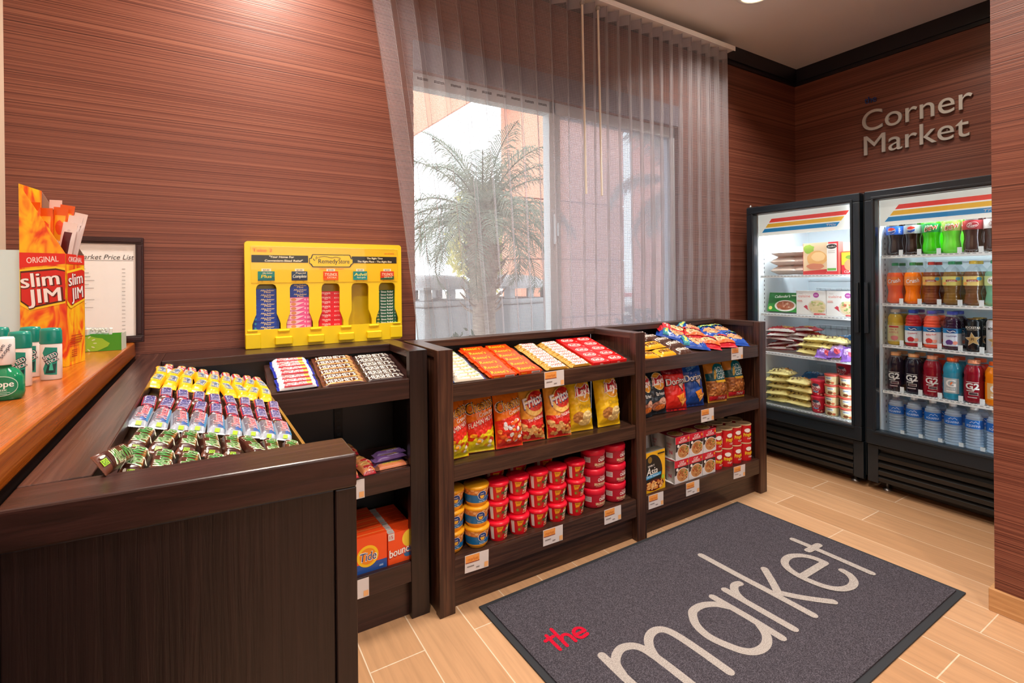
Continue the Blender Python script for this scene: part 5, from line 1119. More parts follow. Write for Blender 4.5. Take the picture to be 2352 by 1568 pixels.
def medstack(k, c, n, pitch, z0, lab, start=0, tot=None, jit=.02):
    for i in range(n):
        put(SRC[k], (RD.location.x + c + J(.0006), RD.location.y + .0285, .932 + z0 + i * pitch), (0, 0, J(jit)), f'{lab}, {ofb(i + start, tot or n)}', 'boxes in the yellow dispenser')
medstack('mblue', CX[0], 9, .0170, .0645, 'small blue medicine box in the first slot of the yellow dispenser')
medstack('mpink', CX[1], 7, .0170, .0645, 'small pink medicine box in the second slot of the yellow dispenser')
medstack('mblue', CX[1], 3, .0170, .0645 + 7 * .0170, 'small blue medicine box above the pink ones in the second slot')
medstack('mred', CX[2], 8, .0174, .0645, 'small red medicine box in the third slot of the yellow dispenser')
medstack('mgreen', CX[4], 11, .0127, .0645, 'small green medicine box in the rightmost slot of the yellow dispenser', jit=.05)
m = MB(); m.lathe([(.0075, 0), (.006, .002), (.003, .006)], C('4a2a12', .5), 14); m.build('screw_hole_plug', RD, (CX[2] - .010, .0598, .195), (PI / 2, 0, 0))

# ================================================================ COOLERS
FX = 3.10
WI = C('dfe6ea', .45)
def cooler(name, y0, y1, lab, shelves, hinge):
    t = thing(name, (0, 0, 0), label=lab, cat='refrigerator'); bm_ = MAT['blackmetal']
    zt = 1.637; zb = .06
    m = MB()      # hollow cabinet
    m.box(3.136, y0, zb, 3.80, y0 + .040, zt, bm_); m.box(3.136, y1 - .040, zb, 3.80, y1, zt, bm_); m.box(3.136, y0 + .04, 1.60, 3.80, y1 - .04, zt, bm_)
    m.box(3.136, y0 + .04, zb, 3.80, y1 - .04, .27, bm_); m.box(3.765, y0 + .04, .27, 3.80, y1 - .04, 1.60, bm_); m.build('cabinet', t, bevel=.003)
    m = MB(); a, b_ = y0 + .0405, y1 - .0405
    m.box(3.14, a, .272, 3.76, a + .012, 1.598, WI); m.box(3.14, b_ - .012, .272, 3.76, b_, 1.598, WI); m.box(3.752, a + .012, .272, 3.764, b_ - .012, 1.598, C('b9c3c9', .5)); m.box(3.14, a + .012, .272, 3.752, b_ - .012, .284, WI); m.box(3.14, a + .012, 1.586, 3.752, b_ - .012, 1.598, WI); m.build('liner', t)
    m = MB()
    for i in range(40):
        for yy in (a + .0125, b_ - .0131): m.box(3.20, yy, .36 + i * .029, 3.206, yy + .0006, .372 + i * .029, C('3a4048', .5))
    m.build('shelf_standards', t)
    # door
    d0, d1 = y0 + .002, y1 - .002; g0, g1 = y0 + .054, y1 - .052; gz0, gz1 = .337, 1.588
    m = MB(); m.box(FX - .012, d0, .256, 3.132, d1, gz0, bm_); m.box(FX - .012, d0, gz1, 3.132, d1, zt, bm_); m.box(FX - .012, d0, gz0, 3.132, g0, gz1, bm_); m.box(FX - .012, g1, gz0, 3.132, d1, gz1, bm_)
    dr = m.build('door', t, bevel=.004)
    m = MB(); s = .012
    for q in ((g0 - .016, gz0 - .016, g1 + .016, gz0 - .004), (g0 - .016, gz1 + .004, g1 + .016, gz1 + .016), (g0 - .016, gz0 - .004, g0 - .004, gz1 + .004), (g1 + .004, gz0 - .004, g1 + .016, gz1 + .004)): m.box(FX - .018, q[0], q[1], FX - .0125, q[2], q[3], bm_)
    m.build('door_bead', dr, bevel=.002)
    m = MB(); m.box(FX + .004, g0 - .004, gz0 - .004, FX + .010, g1 + .004, gz1 + .004, MAT['doorglass']); m.build('door_glass', dr)
    hy = d0 + .012 if hinge == 'L' else d1 - .012
    m = MB(); m.box(FX - .030, hy - .010, .86, FX - .013, hy + .010, 1.14, bm_); m.build('handle', dr, bevel=.004)
    # header sign
    yl, yr = y1 - .058, y0 + .056; W_ = yl - yr
    m = MB(); m.box(3.146, yr - .010, 1.446, 3.152, yl + .004, 1.5855, C('e6e8e0', .35, emit=.5))
    def st(z0, z1, u0, u1, sl, col): return P([(u0, z0), (u1 - sl, z0), (u1, z1), (u0 + sl, z1)], col)
    z = 1.468; l = [st(z, z + .024, .018, W_ - .075, .018, C('1f86c0', .4, emit=.35)), st(z + .031, z + .055, .042, W_ - .050, .018, C('f0b93c', .4, emit=.35)), st(z + .062, z + .086, .066, W_ - .024, .018, C('e8433c', .4, emit=.4)), T('True', W_ - .125, z + .012, .014, 'f2f4f4', w=.055, b=0, sh=.35), R(W_ - .150, z + .015, W_ - .105, z + .017, 'f2f4f4')]
    m.art(lambda u, v, k: (3.146 - k, yl - u, v), l, rough=.4); m.build('header_sign', t)
    # grille
    m = MB(); m.box(FX + .006, y0 + .001, .045, 3.1355, y0 + .052, .250, bm_); m.box(FX + .006, y1 - .052, .045, 3.1355, y1 - .001, .250, bm_); m.box(FX + .006, y0 + .052, .232, 3.1355, y1 - .052, .250, bm_); m.build('grille_frame', t, bevel=.002)
    m = MB()
    for i, z in enumerate((.058, .094, .136, .178)):
        m.hexa([(FX + .004, y0 + .053, z), (FX + .030, y0 + .053, z + .012), (FX + .004, y1 - .053, z), (FX + .030, y1 - .053, z + .012), (FX + .004, y0 + .053, z + .020), (FX + .030, y0 + .053, z + .034), (FX + .004, y1 - .053, z + .020), (FX + .030, y1 - .053, z + .034)], C('2a2826', .35, .3))
    m.build('grille_slat', t)
    for yy in (y0 + .07, y1 - .07):
        m = MB(); m.lathe([(.022, 0), (.022, .008), (.008, .012), (.008, .060)], C('a8a8a8', .3, .9), 14); m.build('foot', t, (3.17, yy, 0))
        m = MB(); m.lathe([(.02, 0), (.02, .060)], 'black', 12); m.build('foot', t, (3.72, yy, 0))
    m = MB(); m.box(3.19, y0 + .03, .012, 3.20, y1 - .03, .0595, 'black'); m.build('kick_plate', t)
    if name == 'chest': pass
    for z in shelves:
        m = MB(); wc = C('f0f3f5', .35)
        m.box(3.156, a + .016, z - .016, 3.160, b_ - .016, z - .001, wc); n = int((b_ - a) / .022)
        m.box(3.160, a + .016, z - .008, 3.163, b_ - .016, z - .001, wc)
        for i in range(n): yy = a + .02 + i * .022; m.box(3.1552, yy, z - .0065, 3.1559, yy + .013, z - .0035, C('8a949c', .5))
        for i in range(int((b_ - a - .04) / .013)): yy = a + .02 + i * .013; m.box(3.160, yy, z - .004, 3.72, yy + .003, z - .001, wc)
        for x in (3.3, 3.5, 3.70): m.box(x, a + .014, z - .007, x + .005, b_ - .014, z - .004, wc)
        m.build('wire_shelf', t)
    m = MB(); m.box(3.1335, a + .0005, .34, 3.1395, a + .0125, 1.585, C('f4fbff', .4, emit=50)); m.build('light_strip', t)
    lo = area('cabinet_light', (3.20, (y0 + y1) / 2, 1.580), .09, 11.0, (.92, .97, 1)); lo.data.shape = 'RECTANGLE'; lo.data.size = .07; lo.data.size_y = .5; lo.parent = t
    return t
Z1 = (1.185, .935, .680, .340); Z2 = (1.285, 1.025, .800, .550, .318)
f1 = cooler('freezer', 1.352, 2.037, 'black upright glass-door freezer next to the shelf unit, full of frozen food', Z1, 'L')
f2 = cooler('drinks_cooler', .647, 1.334, 'black upright glass-door cooler full of bottled drinks beside the right wall corner', Z2, 'R')
m = MB(); m.lathe([(.008, 0), (.008, .014), (.005, .018)], C('b0b0b0', .3, .9), 12); m.build('hinge_pin', f1, (3.12, 2.025, 1.637))
m = MB(); m.box(3.10, 1.96, 1.637, 3.16, 2.034, 1.641, 'blackmetal'); m.build('hinge_plate', f1)
for t, yy in ((f1, 1.55), (f2, .86)):
    m = MB(); m.box(3.125, yy - .16, .150, 3.135, yy + .02, .168, C('1c1a18', .4)); m.box(3.1245, yy - .10, .153, 3.125, yy - .085, .160, C('c0302c', .4, emit=.5)); m.box(3.1245, yy - .15, .153, 3.125, yy - .125, .158, C('f2cf6a', .4, emit=3)); m.build('thermostat_strip', t)

# ---- bottles ----------------------------------------------------------------------
def clear(h): return C(h, .15, coat=.3)
def bottle(prof, split, liquid, label, lz, cap, capz, capr, lr=None, ribs=0):
    t = thing('drink_bottle', (0, 0, 0), cat='bottle'); m = MB()
    if ribs:
        P2 = []
        for (r0, z0), (r1, z1) in zip(prof, prof[1:]):
            n = max(1, int((z1 - z0) / .003)) if z0 < split else 1
            for i in range(n): q = i / n; z = z0 + (z1 - z0) * q; P2.append((r0 + (r1 - r0) * q - (ribs * (.5 + .5 * math.sin(z * 2 * PI / .0135)) if not (lz[0] < z < lz[1]) else 0), z))
        P2.append(prof[-1]); prof = P2
    lo = [p for p in prof if p[1] <= split]; hi = [p for p in prof if p[1] >= split]
    if hi and lo[-1][1] < split - 1e-6:
        (r0, z0), (r1, z1) = lo[-1], hi[0]; r = r0 + (r1 - r0) * (split - z0) / (z1 - z0 + 1e-9); lo.append((r, split)); hi.insert(0, (r, split))
    m.lathe(lo, liquid, 24); m.build('body', t)
    if len(hi) > 1: m = MB(); m.lathe(hi, MAT['pet'], 24, cap=False); m.build('neck', t)
    R_ = lr or max(math.hypot(*cylS(prof)(0, lz[0] + (lz[1] - lz[0]) * i / 10, 0)[:2]) for i in range(11)) + .0006
    if label:
        m = MB(); base, ly = label
        m.lathe([(R_, lz[0]), (R_, lz[1])], base, 28, cap=False); m.art(cylS([(R_, 0), (R_, 1)]), ly, seg=.007, rough=.35); m.build('label', t)
    m = MB(); m.lathe([(capr, capz), (capr + .0004, capz + .002), (capr, capz + .013), (capr - .001, capz + .015), (.0005, capz + .0155)], cap, 20); m.build('cap', t); return t
soda = [(.022, 0), (.030, .006), (.033, .018), (.033, .040), (.029, .065), (.030, .085), (.034, .105), (.034, .150), (.033, .165), (.024, .190), (.013, .208), (.011, .214), (.011, .226)]
PU = PI * .034
def lab_band(col): return C(col, .3)
SRC['cola'] = bottle(soda, .172, C('150a0a', .12, coat=.6), (lab_band('1a5fc8'), [E(-.010, .128, .017, .017, 'f2f4f6'), P([(-.026, .131), (-.022, .140), (-.010, .1445), (.002, .140), (.006, .134), (-.008, .128)], 'd8342c'), P([(-.026, .124), (-.014, .123), (.006, .130), (.003, .118), (-.010, .1115), (-.022, .116)], '1c4a9c'), T('pepsi', .020, .128, .011, 'f2f4f6', w=.028, rot=PI / 2)]), (.107, .150), C('10306c', .3), .214, .0135)
SRC['colad'] = bottle(soda, .172, C('150a0a', .12, coat=.6), (lab_band('a9b0b4'), [E(-.004, .128, .017, .017, 'f2f4f6'), P([(-.020, .131), (-.016, .140), (-.004, .1445), (.008, .140), (.012, .134), (-.002, .128)], 'd8342c'), P([(-.020, .124), (-.008, .123), (.012, .130), (.009, .118), (-.004, .1115), (-.016, .116)], '1c4a9c')]), (.107, .150), C('10306c', .3), .214, .0135)
SRC['dew'] = bottle(soda, .172, C('3fd012', .12, coat=.6), (lab_band('187a3c'), [T('Mtn', -.006, .138, .012, 'e8f4ec', w=.026, b=.04, sh=.2, rot=.2), T('DEW', .002, .126, .020, 'f2f6ee', w=.052, b=.06, sh=.3, rot=.25), T('DEW', .002, .126, .018, 'c82a22', w=.048, b=.02, sh=.3, rot=.25)]), (.107, .150), C('58c81c', .3), .214, .0135)
SRC['dewd'] = bottle(soda, .172, C('6ae23a', .12, coat=.6), (lab_band('8a9a4c'), [T('Mtn', -.006, .138, .012, 'e8f4ec', w=.026, b=.04, sh=.2, rot=.2), T('DEW', .002, .126, .020, 'f2f6ee', w=.052, b=.06, sh=.3, rot=.25), T('DEW', .002, .126, .018, 'c82a22', w=.048, b=.02, sh=.3, rot=.25)]), (.107, .150), C('58c81c', .3), .214, .0135)
SRC['pep'] = bottle(soda, .172, C('2a0f10', .12, coat=.6), (lab_band('8c1c28'), [E(0, .128, .020, .013, 'f2eee8', .2), E(0, .128, .0185, .0115, '8c1c28', .2), T('Dr', -.006, .133, .008, 'f6f2ee', w=.010, b=.03, rot=.2), T('Pepper', .001, .125, .009, 'f6f2ee', w=.028, b=.03, rot=.2)]), (.107, .150), C('8c1c28', .3), .214, .0135)
SRC['pepd'] = bottle(soda, .172, C('2a0f10', .12, coat=.6), (lab_band('e6e2e0'), [E(0, .128, .020, .013, '8c1c28', .2), E(0, .128, .0185, .0115, 'f2f0ee', .2), T('Dr', -.006, .133, .008, '5a1018', w=.010, b=.03, rot=.2), T('Pepper', .001, .125, .009, '5a1018', w=.028, b=.03, rot=.2)]), (.107, .150), C('e6e2e0', .3), .214, .0135)
sod2 = [(.022, 0), (.030, .006), (.033, .016), (.030, .040), (.027, .060), (.031, .085), (.033, .100), (.033, .135), (.032, .150), (.024, .172), (.012, .190), (.011, .196), (.011, .206)]
def crush(col): return bottle(sod2, .160, clear(col), (clear('f08a3c' if col[1] == 'f' else 'f27a2c'), [T('Crush', .002, .118, .024, 'e05a14', w=.056, b=.07, sh=.15, rot=.15), T('Crush', .002, .118, .022, 'f8f4f0', w=.052, b=.03, sh=.15, rot=.15)]), (.094, .138), C('1f9a5c', .3), .196, .0135)
SRC['crushp'] = crush('f2602a'); SRC['crusho'] = crush('ff7a0a')
def tea(col, lc, cap, name="Lipton"): return bottle([(p[0], p[1]) for p in sod2], .160, clear(col), (clear(lc), [R(-.02, .112, .02, .122, '9a2a30'), T(name, 0, .117, .007, 'f6ecd8', w=.026, b=.02), blob(.024, .126, .012, .010, '4aa0c8', 3), blob(-.026, .104, .010, .008, 'e8a04c', 4)]), (.094, .138), C(cap, .3), .196, .0135, ribs=.0012)
SRC['tear'] = tea('7a3a22', 'd8b060', 'd83a3c'); SRC['teag'] = tea('7c5a24', 'd8d074', '22a06c'); SRC['teay'] = tea('6a4428', 'e8cf7c', 'ecc23c')
SRC['mist'] = bottle(sod2, .160, m_plastic('pale_green_pet', '9fdcc0', .5), (clear('c8e0a0'), [E(0, .117, .022, .019, 'f2f6f0'), T('MIST', 0, .118, .012, '2a3a2c', w=.032)]), (.094, .138), C('2ab88c', .3), .196, .0135)
jc = [(.026, 0), (.031, .004), (.032, .010), (.032, .108), (.030, .114), (.032, .120), (.030, .128), (.031, .134), (.027, .146), (.019, .160), (.017, .166), (.017, .176)]
def juice(col, cap, lc, word, wc): return bottle(jc, .155, clear(col), (C(lc, .35), [R(-.10, .078, .10, .100, '2a84c0'), E(0, .088, .018, .009, '123a7c'), L(smooth_path([(-.014, .090), (-.004, .084), (.006, .089), (.014, .085)]), .003, 'f2f6fa'), T(word, 0, .066, .008, wc, w=.036, b=.03, rot=.08), blob(-.006, .036, .016, .014, wc, 5), blob(.014, .034, .010, .010, 'f0a090', 6)]), (.018, .100), C(cap, .3), .164, .019, ribs=.0012)
SRC['apple'] = bottle(jc, .155, clear('c8a83c'), (clear('d8cf9c'), [R(-.02, .088, .02, .096, 'c8303a'), T('ISLE', .0, .078, .007, 'c05a5a', w=.03), T('APPLE', .0, .064, .010, 'd07a7a', w=.04), blob(.004, .036, .018, .014, 'd88080', 6)]), (.018, .100), C('ded8d0', .3), .164, .019)
SRC['cran'] = juice('b8222c', '2a4fc4', 'e6ecf2', 'Cranberry', 'c8303a'); SRC['ruby'] = juice('f2583c', '2a55cc', 'f0e8e8', 'Ruby Red', 'd8403c'); SRC['crangr'] = juice('2a1030', '3f52c0', 'd8e4f4', 'CranGrape', '5a3a8a')
def can(col, ac):
    t = thing('drink_can', (0, 0, 0), cat='can'); m = MB(); m.lathe([(.024, 0), (.031, .006), (.0325, .012), (.0325, .145), (.030, .152), (.0265, .157), (.0255, .158)], C(col, .2, .3), 26)
    m.art(cylS([(.0325, 0), (.0325, 1)]), [STAR(0, .060, .036, 'e8dcd0', rot=.12), STAR(0, .060, .033, ac, rot=.12), T('R', 0, .062, .013, '3a2a18', w=.012, sh=.2), T('ROCKSTAR', 0, .118, .011, 'cfc4b8' if col[0] == '1' else '2a2420', w=.058, b=.05), T('ENERGY DRINK', 0, .107, .006, 'a89a8a', w=.045, b=.02)], seg=.006); m.build('body', t)
    m = MB(); m.lathe([(.0255, .1575), (.027, .160), (.026, .1612), (.0245, .1585), (.0005, .1583)], C('c9a25c', .25, .9), 26); m.build('rim', t); return t
SRC['canb'] = can('16181c', 'b8945c'); SRC['canw'] = can('d8dade', 'b8945c')
gt = [(.028, 0), (.034, .004), (.035, .010), (.035, .090), (.033, .096), (.035, .104), (.034, .118), (.036, .128), (.033, .148), (.024, .166), (.018, .172), (.018, .184)]
def gat(col, cap, two): 
    l = ([T('G2', 0, .075, .026, 'e8e6e4', w=.046, b=.04), R(-.022, .091, .022, .0935, 'd8d4d0'), R(-.012, .036, .020, .048, 'd8d4d0'), R(-.010, .0375, .018, .0465, '4a3038'), R(-.02, .052, .006, .056, 'd8d4d0'), R(-.016, .024, .016, .028, 'c8b8b8'), blob(.004, .060, .006, .004, 'e0d8d4', 2)] if two else
         [R(-.03, .030, .03, .098, 'a8b4b8' if col[0] != 'f' else 'e8b878'), T('G', 0, .076, .034, 'f2efec', w=.034, b=.03), P([(.004, .082), (.012, .076), (.006, .078), (.0, .066), (-.002, .076)], 'f0701c'), T('FROST' if col[0] == '1' else 'ORANGE', 0, .050, .008, 'f2efec', w=.03), R(-.016, .036, .016, .043, 'f2efec')])
    return bottle(gt, .165, clear(col), (clear(col), l), (.018, .099), C(cap, .35), .172, .0215, ribs=.0)
SRC['g2p'] = gat('1c1626', 'f0b078', True); SRC['g2r'] = gat('8c1024', 'f0a078', True); SRC['gblue'] = gat('1a8fb0', 'f2652a', False); SRC['gorange'] = gat('f78a10', 'f26a1e', False); SRC['gred'] = gat('d8321c', 'f2652a', False)
wt = [(.024, 0), (.030, .004), (.031, .012), (.031, .150), (.030, .160), (.024, .176), (.013, .192), (.012, .198), (.012, .205)]
SRC['water'] = bottle(wt, .176, m_plastic('water_pet', 'e2f2ff', .40, .05), (C('1f6ac0', .25), [T('AQUAFINA', 0, .122, .011, 'cfe2f4', w=.050, b=.01), L([(-.012, .134), (-.004, .142), (.002, .136), (.008, .144), (.018, .134)], .0016, 'e8f2fa', False)]), (.108, .150), C('eef1f3', .35), .196, .0135, ribs=.0026)
YS = (1.2345, 1.154, 1.0735, .991, .909, .830)
LAB = {'cola': 'cola bottle with a blue label', 'colad': 'cola bottle with a silver label', 'dew': 'bright green soda bottle with a dark green label', 'dewd': 'lime green soda bottle with an olive label', 'pep': 'dark soda bottle with a maroon label', 'pepd': 'dark soda bottle with a white label', 'crushp': 'reddish orange soda bottle', 'crusho': 'bright orange soda bottle', 'tear': 'tea bottle with a red cap', 'teag': 'tea bottle with a green cap', 'teay': 'tea bottle with a yellow cap', 'mist': 'pale green soda bottle',
       'apple': 'yellow juice bottle with a white cap', 'cran': 'dark red juice bottle with a blue cap', 'ruby': 'pink-red juice bottle with a blue cap', 'crangr': 'purple juice bottle with a blue cap', 'canb': 'black energy drink can with a gold star', 'canw': 'silver energy drink can with a gold star', 'g2p': 'dark purple sports drink bottle', 'g2r': 'dark red sports drink bottle', 'gblue': 'blue sports drink bottle', 'gorange': 'orange sports drink bottle', 'gred': 'bright red sports drink bottle', 'water': 'clear water bottle with a blue label'}
LAB = {k: v.replace('with a ', 'with ') for k, v in LAB.items()}
ROWB = [(Z2[0], ['cola', 'colad', 'dew', 'dewd', 'pep', 'pepd'], ['cola', 'colad', 'dew', 'dewd', 'pep', 'pepd'], 'top shelf'), (Z2[1], ['crushp', 'crusho', 'tear', 'teag', 'teay', 'mist'], ['crushp', 'crusho', 'tear', 'teag', 'teay', 'mist'], 'second shelf'),
        (Z2[2], ['apple', 'cran', 'ruby', 'crangr', 'canb', 'canw'], ['apple', 'cran', 'ruby', 'crangr', 'canb', 'canw'], 'third shelf'), (Z2[3], ['g2p', 'g2p', 'g2r', 'gblue', 'g2r', 'gorange'], ['g2p', 'g2p', 'gred', 'gblue', 'gred', 'gorange'], 'fourth shelf'), (Z2[4], ['water'] * 6, ['water'] * 6, 'bottom shelf')]
SCL = lambda k: (1.09, 1.09, 1.11) if k[0] == 'g' else (1.0, 1.0, 1.0) if k[:3] == 'can' else (1.12, 1.12, 1.07) if k in ('apple', 'cran', 'ruby', 'crangr') else (1.12, 1.12, 1.0 if k == 'water' else 1.04)
DIV = MB(); DIV.box(-.0, -.0012, 0, .45, .0012, .006, C('e4eaee', .35)); DIV.box(-.0, -.009, 0, .0015, .009, .028, C('e4eaee', .35))
SRC['div'] = src(DIV, 'lane_divider', 'shelf divider')
for z, A_, B_, w in ROWB:
    for c in range(6):
        put(SRC[A_[c]], (3.206, YS[c], z), (0, 0, -PI / 2 + .18 + J(.12)), f'{LAB[A_[c]]}, {ofl(c, 6)}, front row, {w}', f'drinks at the front of the cooler\'s {w}', scale=SCL(A_[c]))
        put(SRC[B_[c]], (3.290, YS[c] + J(.002), z), (0, 0, -PI / 2 + J(.4)), f'{LAB[B_[c]]}, {ofl(c, 6)}, rear row, {w}', f'drinks behind on the cooler\'s {w}', scale=SCL(B_[c]))
        if c < 5: put(SRC['div'], (3.170, (YS[c] + YS[c + 1]) / 2, z - .0005), (0, 0, 0), f'white lane divider on the cooler\'s {w}, {ofl(c, 5)}', 'white lane dividers')

# ---- freezer goods -----------------------------------------------------------------
def fput(k, y, x, z, rot, lab, grp): return put(SRC[k], (x, y, z), rot, lab, grp)
RX = -PI / 2      # labels face the room
def lie(w, h, t, col, l, seed, wr=.004, end=None, mat=None, be=.35):
    t = t / (1 + be); mb, S = pillow(w, h, t, mat or C(col, .25), 2.3, .010, .035, wr, seed, 24, 24, be, end, .005); mb.art(S, l, h0=.0014, dh=.0004, seg=.006, rough=.3); mb.v = [(x, y, z + t * be) for x, y, z in mb.v]; return mb
l = [blob(-.02, 0, .055, .045, 'd8a890', 3, 18, .15), blob(.0, .01, .03, .02, 'c88a78', 4), blob(.03, -.02, .02, .016, 'e8d4a8', 5)] + scatter(12, -.07, -.05, .07, .05, .010, ['f0e0d8', 'c8907c', 'e8c8a0'], 31)
SRC['sand'] = src(lie(.17, .14, .060, 'e6d0c4', l, 31, .004, be=.8), 'frozen_bread_pack', 'frozen food')
for c, y in enumerate((1.865, 1.765)):
    for i in range(3): fput('sand', y + J(.006), 3.27 + .01 * c, 1.189 + i * .058, (0, 0, RX + PI / 2 * 0 + J(.1)), f'clear pack of frozen sandwiches, {["left", "right"][c]} stack, {ofb(i, 3)}', 'frozen sandwich packs on the freezer\'s top shelf')
f = [R(-.105, 0, .105, .196, 'd83a3c'), P([(-.105, .01), (.04, .01), (.05, .196), (-.105, .196)], 'e8c8a0'), blob(-.07, .16, .04, .030, '9ab84a', 2, 14), blob(-.02, .10, .065, .050, 'e0a868', 3, 20, .1), blob(-.01, .11, .045, .030, 'eec48c', 5, 16, .1), blob(-.03, .05, .06, .022, 'c87a5c', 4, 14), P([(-.105, 0), (.03, 0), (.055, .034), (-.105, .022)], 'b8302c'), R(.042, .02, .100, .185, 'f0ebe4'), E(.070, .168, .030, .014, '1c1c1c'), T("Stouffer's", .070, .168, .010, 'f2e8d8', w=.044, sh=.1), R(.045, .024, .096, .038, '6aa84a'), R(.05, .14, .09, .143, 'b0a8a0'), R(.05, .13, .09, .133, 'b0a8a0')]
SRC['meal'] = src(artbox(.215, .05, .196, {'all': C('d8403c', .35), 'right': C('e06a60', .35)}, front=f), 'frozen_meal_box', 'box')
fput('meal', 1.620, 3.225, 1.186, (0, 0, RX - .08), 'large red frozen meal box with chicken picture on the top freezer shelf', None)
f = [R(-.05, 0, .05, .13, 'c8303a'), R(-.05, .055, .05, .13, 'e8c83c'), blob(0, .055, .042, .040, 'd89a6c', 3, 16), blob(0, .10, .03, .015, '7a9a3a', 4), T('CLASSIC', 0, .016, .014, 'f2e8e0', w=.07)]
SRC['meal2'] = src(artbox(.10, .04, .135, C('c8303a', .35), front=f), 'frozen_meal_box', 'box')
fput('meal2', 1.456, 3.23, 1.186, (0, 0, RX), 'small red and yellow frozen meal box at the right of the top freezer shelf', None)
fput('meal', 1.52, 3.36, 1.186, (0, 0, RX + .05), 'red frozen meal box in the second row of the top freezer shelf', None)
f = [R(-.10, 0, .10, .125, '2f8a34'), P([(-.10, .05), (.10, .09), (.10, .125), (-.10, .125)], '1c6a2a'), T("Callender's", -.012, .103, .018, 'f2f4ee', w=.10, sh=.25, rot=.06), E(.016, .040, .070, .038, 'e8e4dc'), E(.016, .042, .058, .030, 'b06a4c')] + scatter(30, -.03, .02, .06, .062, .009, ['c8806a', 'a85a3c', 'd8a090', 'e0b898'], 32, .4) + [E(-.078, .022, .012, .012, 'e8e07c'), R(.05, .105, .095, .112, 'c8e0b8')]
SRC['green'] = src(artbox(.20, .035, .128, C('2a7a30', .3), front=f), 'frozen_dinner_box', 'box')
fput('green', 1.868, 3.225, .942, (-.28, 0, RX + .02), 'green frozen dinner box leaning on the second freezer shelf', None)
def lean(col2, sd):
    f = [R(-.088, 0, .088, .150, 'f0efec'), T('lean', -.060, .135, .009, 'c8c4c0', w=.022), T('cuisine', -.040, .118, .018, 'e0604c', w=.072, b=-.008), E(.030, .124, .017, .016, 'b04a9c'), R(.020, .122, .040, .126, 'e8c8e0'), P([(-.045, .05), (.02, .002), (.05, .002), (-.03, .062)], 'c83a4c'), E(.035, .050, .056, .046, 'e6dccc'), E(.036, .052, .048, .038, 'e8d4a4')] + scatter(36, .0, .026, .072, .082, .009, col2, sd, .5) + [R(-.082, .088, -.052, .091, 'e08a7c'), R(-.082, .082, -.050, .085, 'e08a7c'), R(.02, .006, .085, .012, 'd84a4c')]
    return artbox(.178, .040, .150, C('ecebe8', .35), front=f)
SRC['lean1'] = src(lean(['f0e4c0', 'd8c890', 'b8c878', 'e8d8a8'], 33), 'frozen_entree_box', 'box'); SRC['lean2'] = src(lean(['e8b088', 'd87a5c', 'f0d8b8', '9ab868'], 34), 'frozen_entree_box', 'box')
fput('lean1', 1.676, 3.215, .936, (0, 0, RX + .02), 'white frozen entree box with noodle picture on the second freezer shelf', None)
fput('lean2', 1.496, 3.215, .936, (0, 0, RX), 'white frozen entree box with vegetable picture at the right of the second freezer shelf', None)
SRC['pocket'] = src(lie(.19, .12, .032, 'c23a44', [R(-.08, -.05, .08, -.035, 'e8e0dc'), T('POCKETS', 0, .015, .026, 'e8d8c8', w=.12, b=.03, sh=.1), blob(.03, -.012, .04, .018, 'd89a4c', 3), P([(-.09, .03), (.09, .04), (.09, .055), (-.09, .055)], '8c1c28')], 35, .006, C('e8e4e0', .3)), 'frozen_snack_pack', 'frozen food')
for i in range(10):
    c = i % 2; lv = i // 2
    fput('pocket', 1.880 - c * .130 + J(.008), 3.255 + J(.012) + c * .02, .690 + lv * .031 + c * .008, (J(.10), -.06 + J(.14), RX + J(.35)), f'red foil frozen snack pack, {["left", "right"][c]} pile, {ofb(lv, 5)}', 'red foil snack packs on the third freezer shelf')
l = [blob(-.03, 0, .035, .03, 'f2e8b8', 2, 12), blob(.03, .01, .03, .022, 'e8a84c', 3, 12)] + [E(random.Random(i).uniform(-.08, .08), random.Random(i + 50).uniform(-.05, .05), .005, .004, '7c5c34') for i in range(22)]
SRC['yellow'] = SRC['ycook'] = src(lie(.150, .135, .046, 'fff0a4', l, 36, .008, be=.7), 'cookie_sandwich_pack', 'frozen food')
k = 0
for y, z, a, w in [(1.69, .682, .1, 'lowest, left of the pair'), (1.56, .682, -.2, 'lowest, right of the pair'), (1.685, .722, -.1, 'second level, left'), (1.565, .720, .2, 'second level, right'), (1.655, .762, .1, 'upper level, left'), (1.555, .762, -.1, 'upper level, right')]:
    fput('ycook', y, 3.24, z, (J(.08), J(.08), RX + a), 'yellow spotted ice cream sandwich pack on the third freezer shelf, ' + w, 'yellow spotted packs on the third freezer shelf')
SRC['purple'] = src(lie(.085, .12, .050, '9468c8', [blob(.0, .0, .04, .04, 'c8a8e0', 4, 14), blob(-.03, .03, .02, .012, 'f0e8f4', 5), blob(.02, -.03, .02, .015, 'd84a5c', 6)], 37, .012), 'purple_ice_pack', 'frozen food')
for y, z, a, w in [(1.600, .700, .5, 'left'), (1.520, .712, -.4, 'middle'), (1.456, .700, .3, 'right')]:
    fput('purple', y, 3.205, z, (.5, J(.2), RX + a * .5), f'crinkled purple frozen treat pack, {w} one of three', 'purple packs on the third freezer shelf')
SRC['bluep'] = src(lie(.17, .14, .045, '1f5c94', [P([(-.07, -.02), (.07, .0), (.06, .04), (-.06, .03)], '4a90c8'), T('ICE', 0, .01, .03, 'e8f0f8', w=.06, b=.05), blob(.04, -.03, .03, .02, '3a2a5c', 4)], 38, .010), 'blue_frozen_pack', 'frozen food')
fput('bluep', 1.53, 3.36, .76, (.2, 0, RX + .3), 'blue frozen treat pack behind the purple packs', None)
q = [(1.905, .342, 0), (1.775, .342, 1), (1.91, .383, 2), (1.77, .386, 3), (1.90, .426, 4), (1.765, .430, 5), (1.915, .470, 6), (1.775, .475, 7), (1.895, .515, 8)]
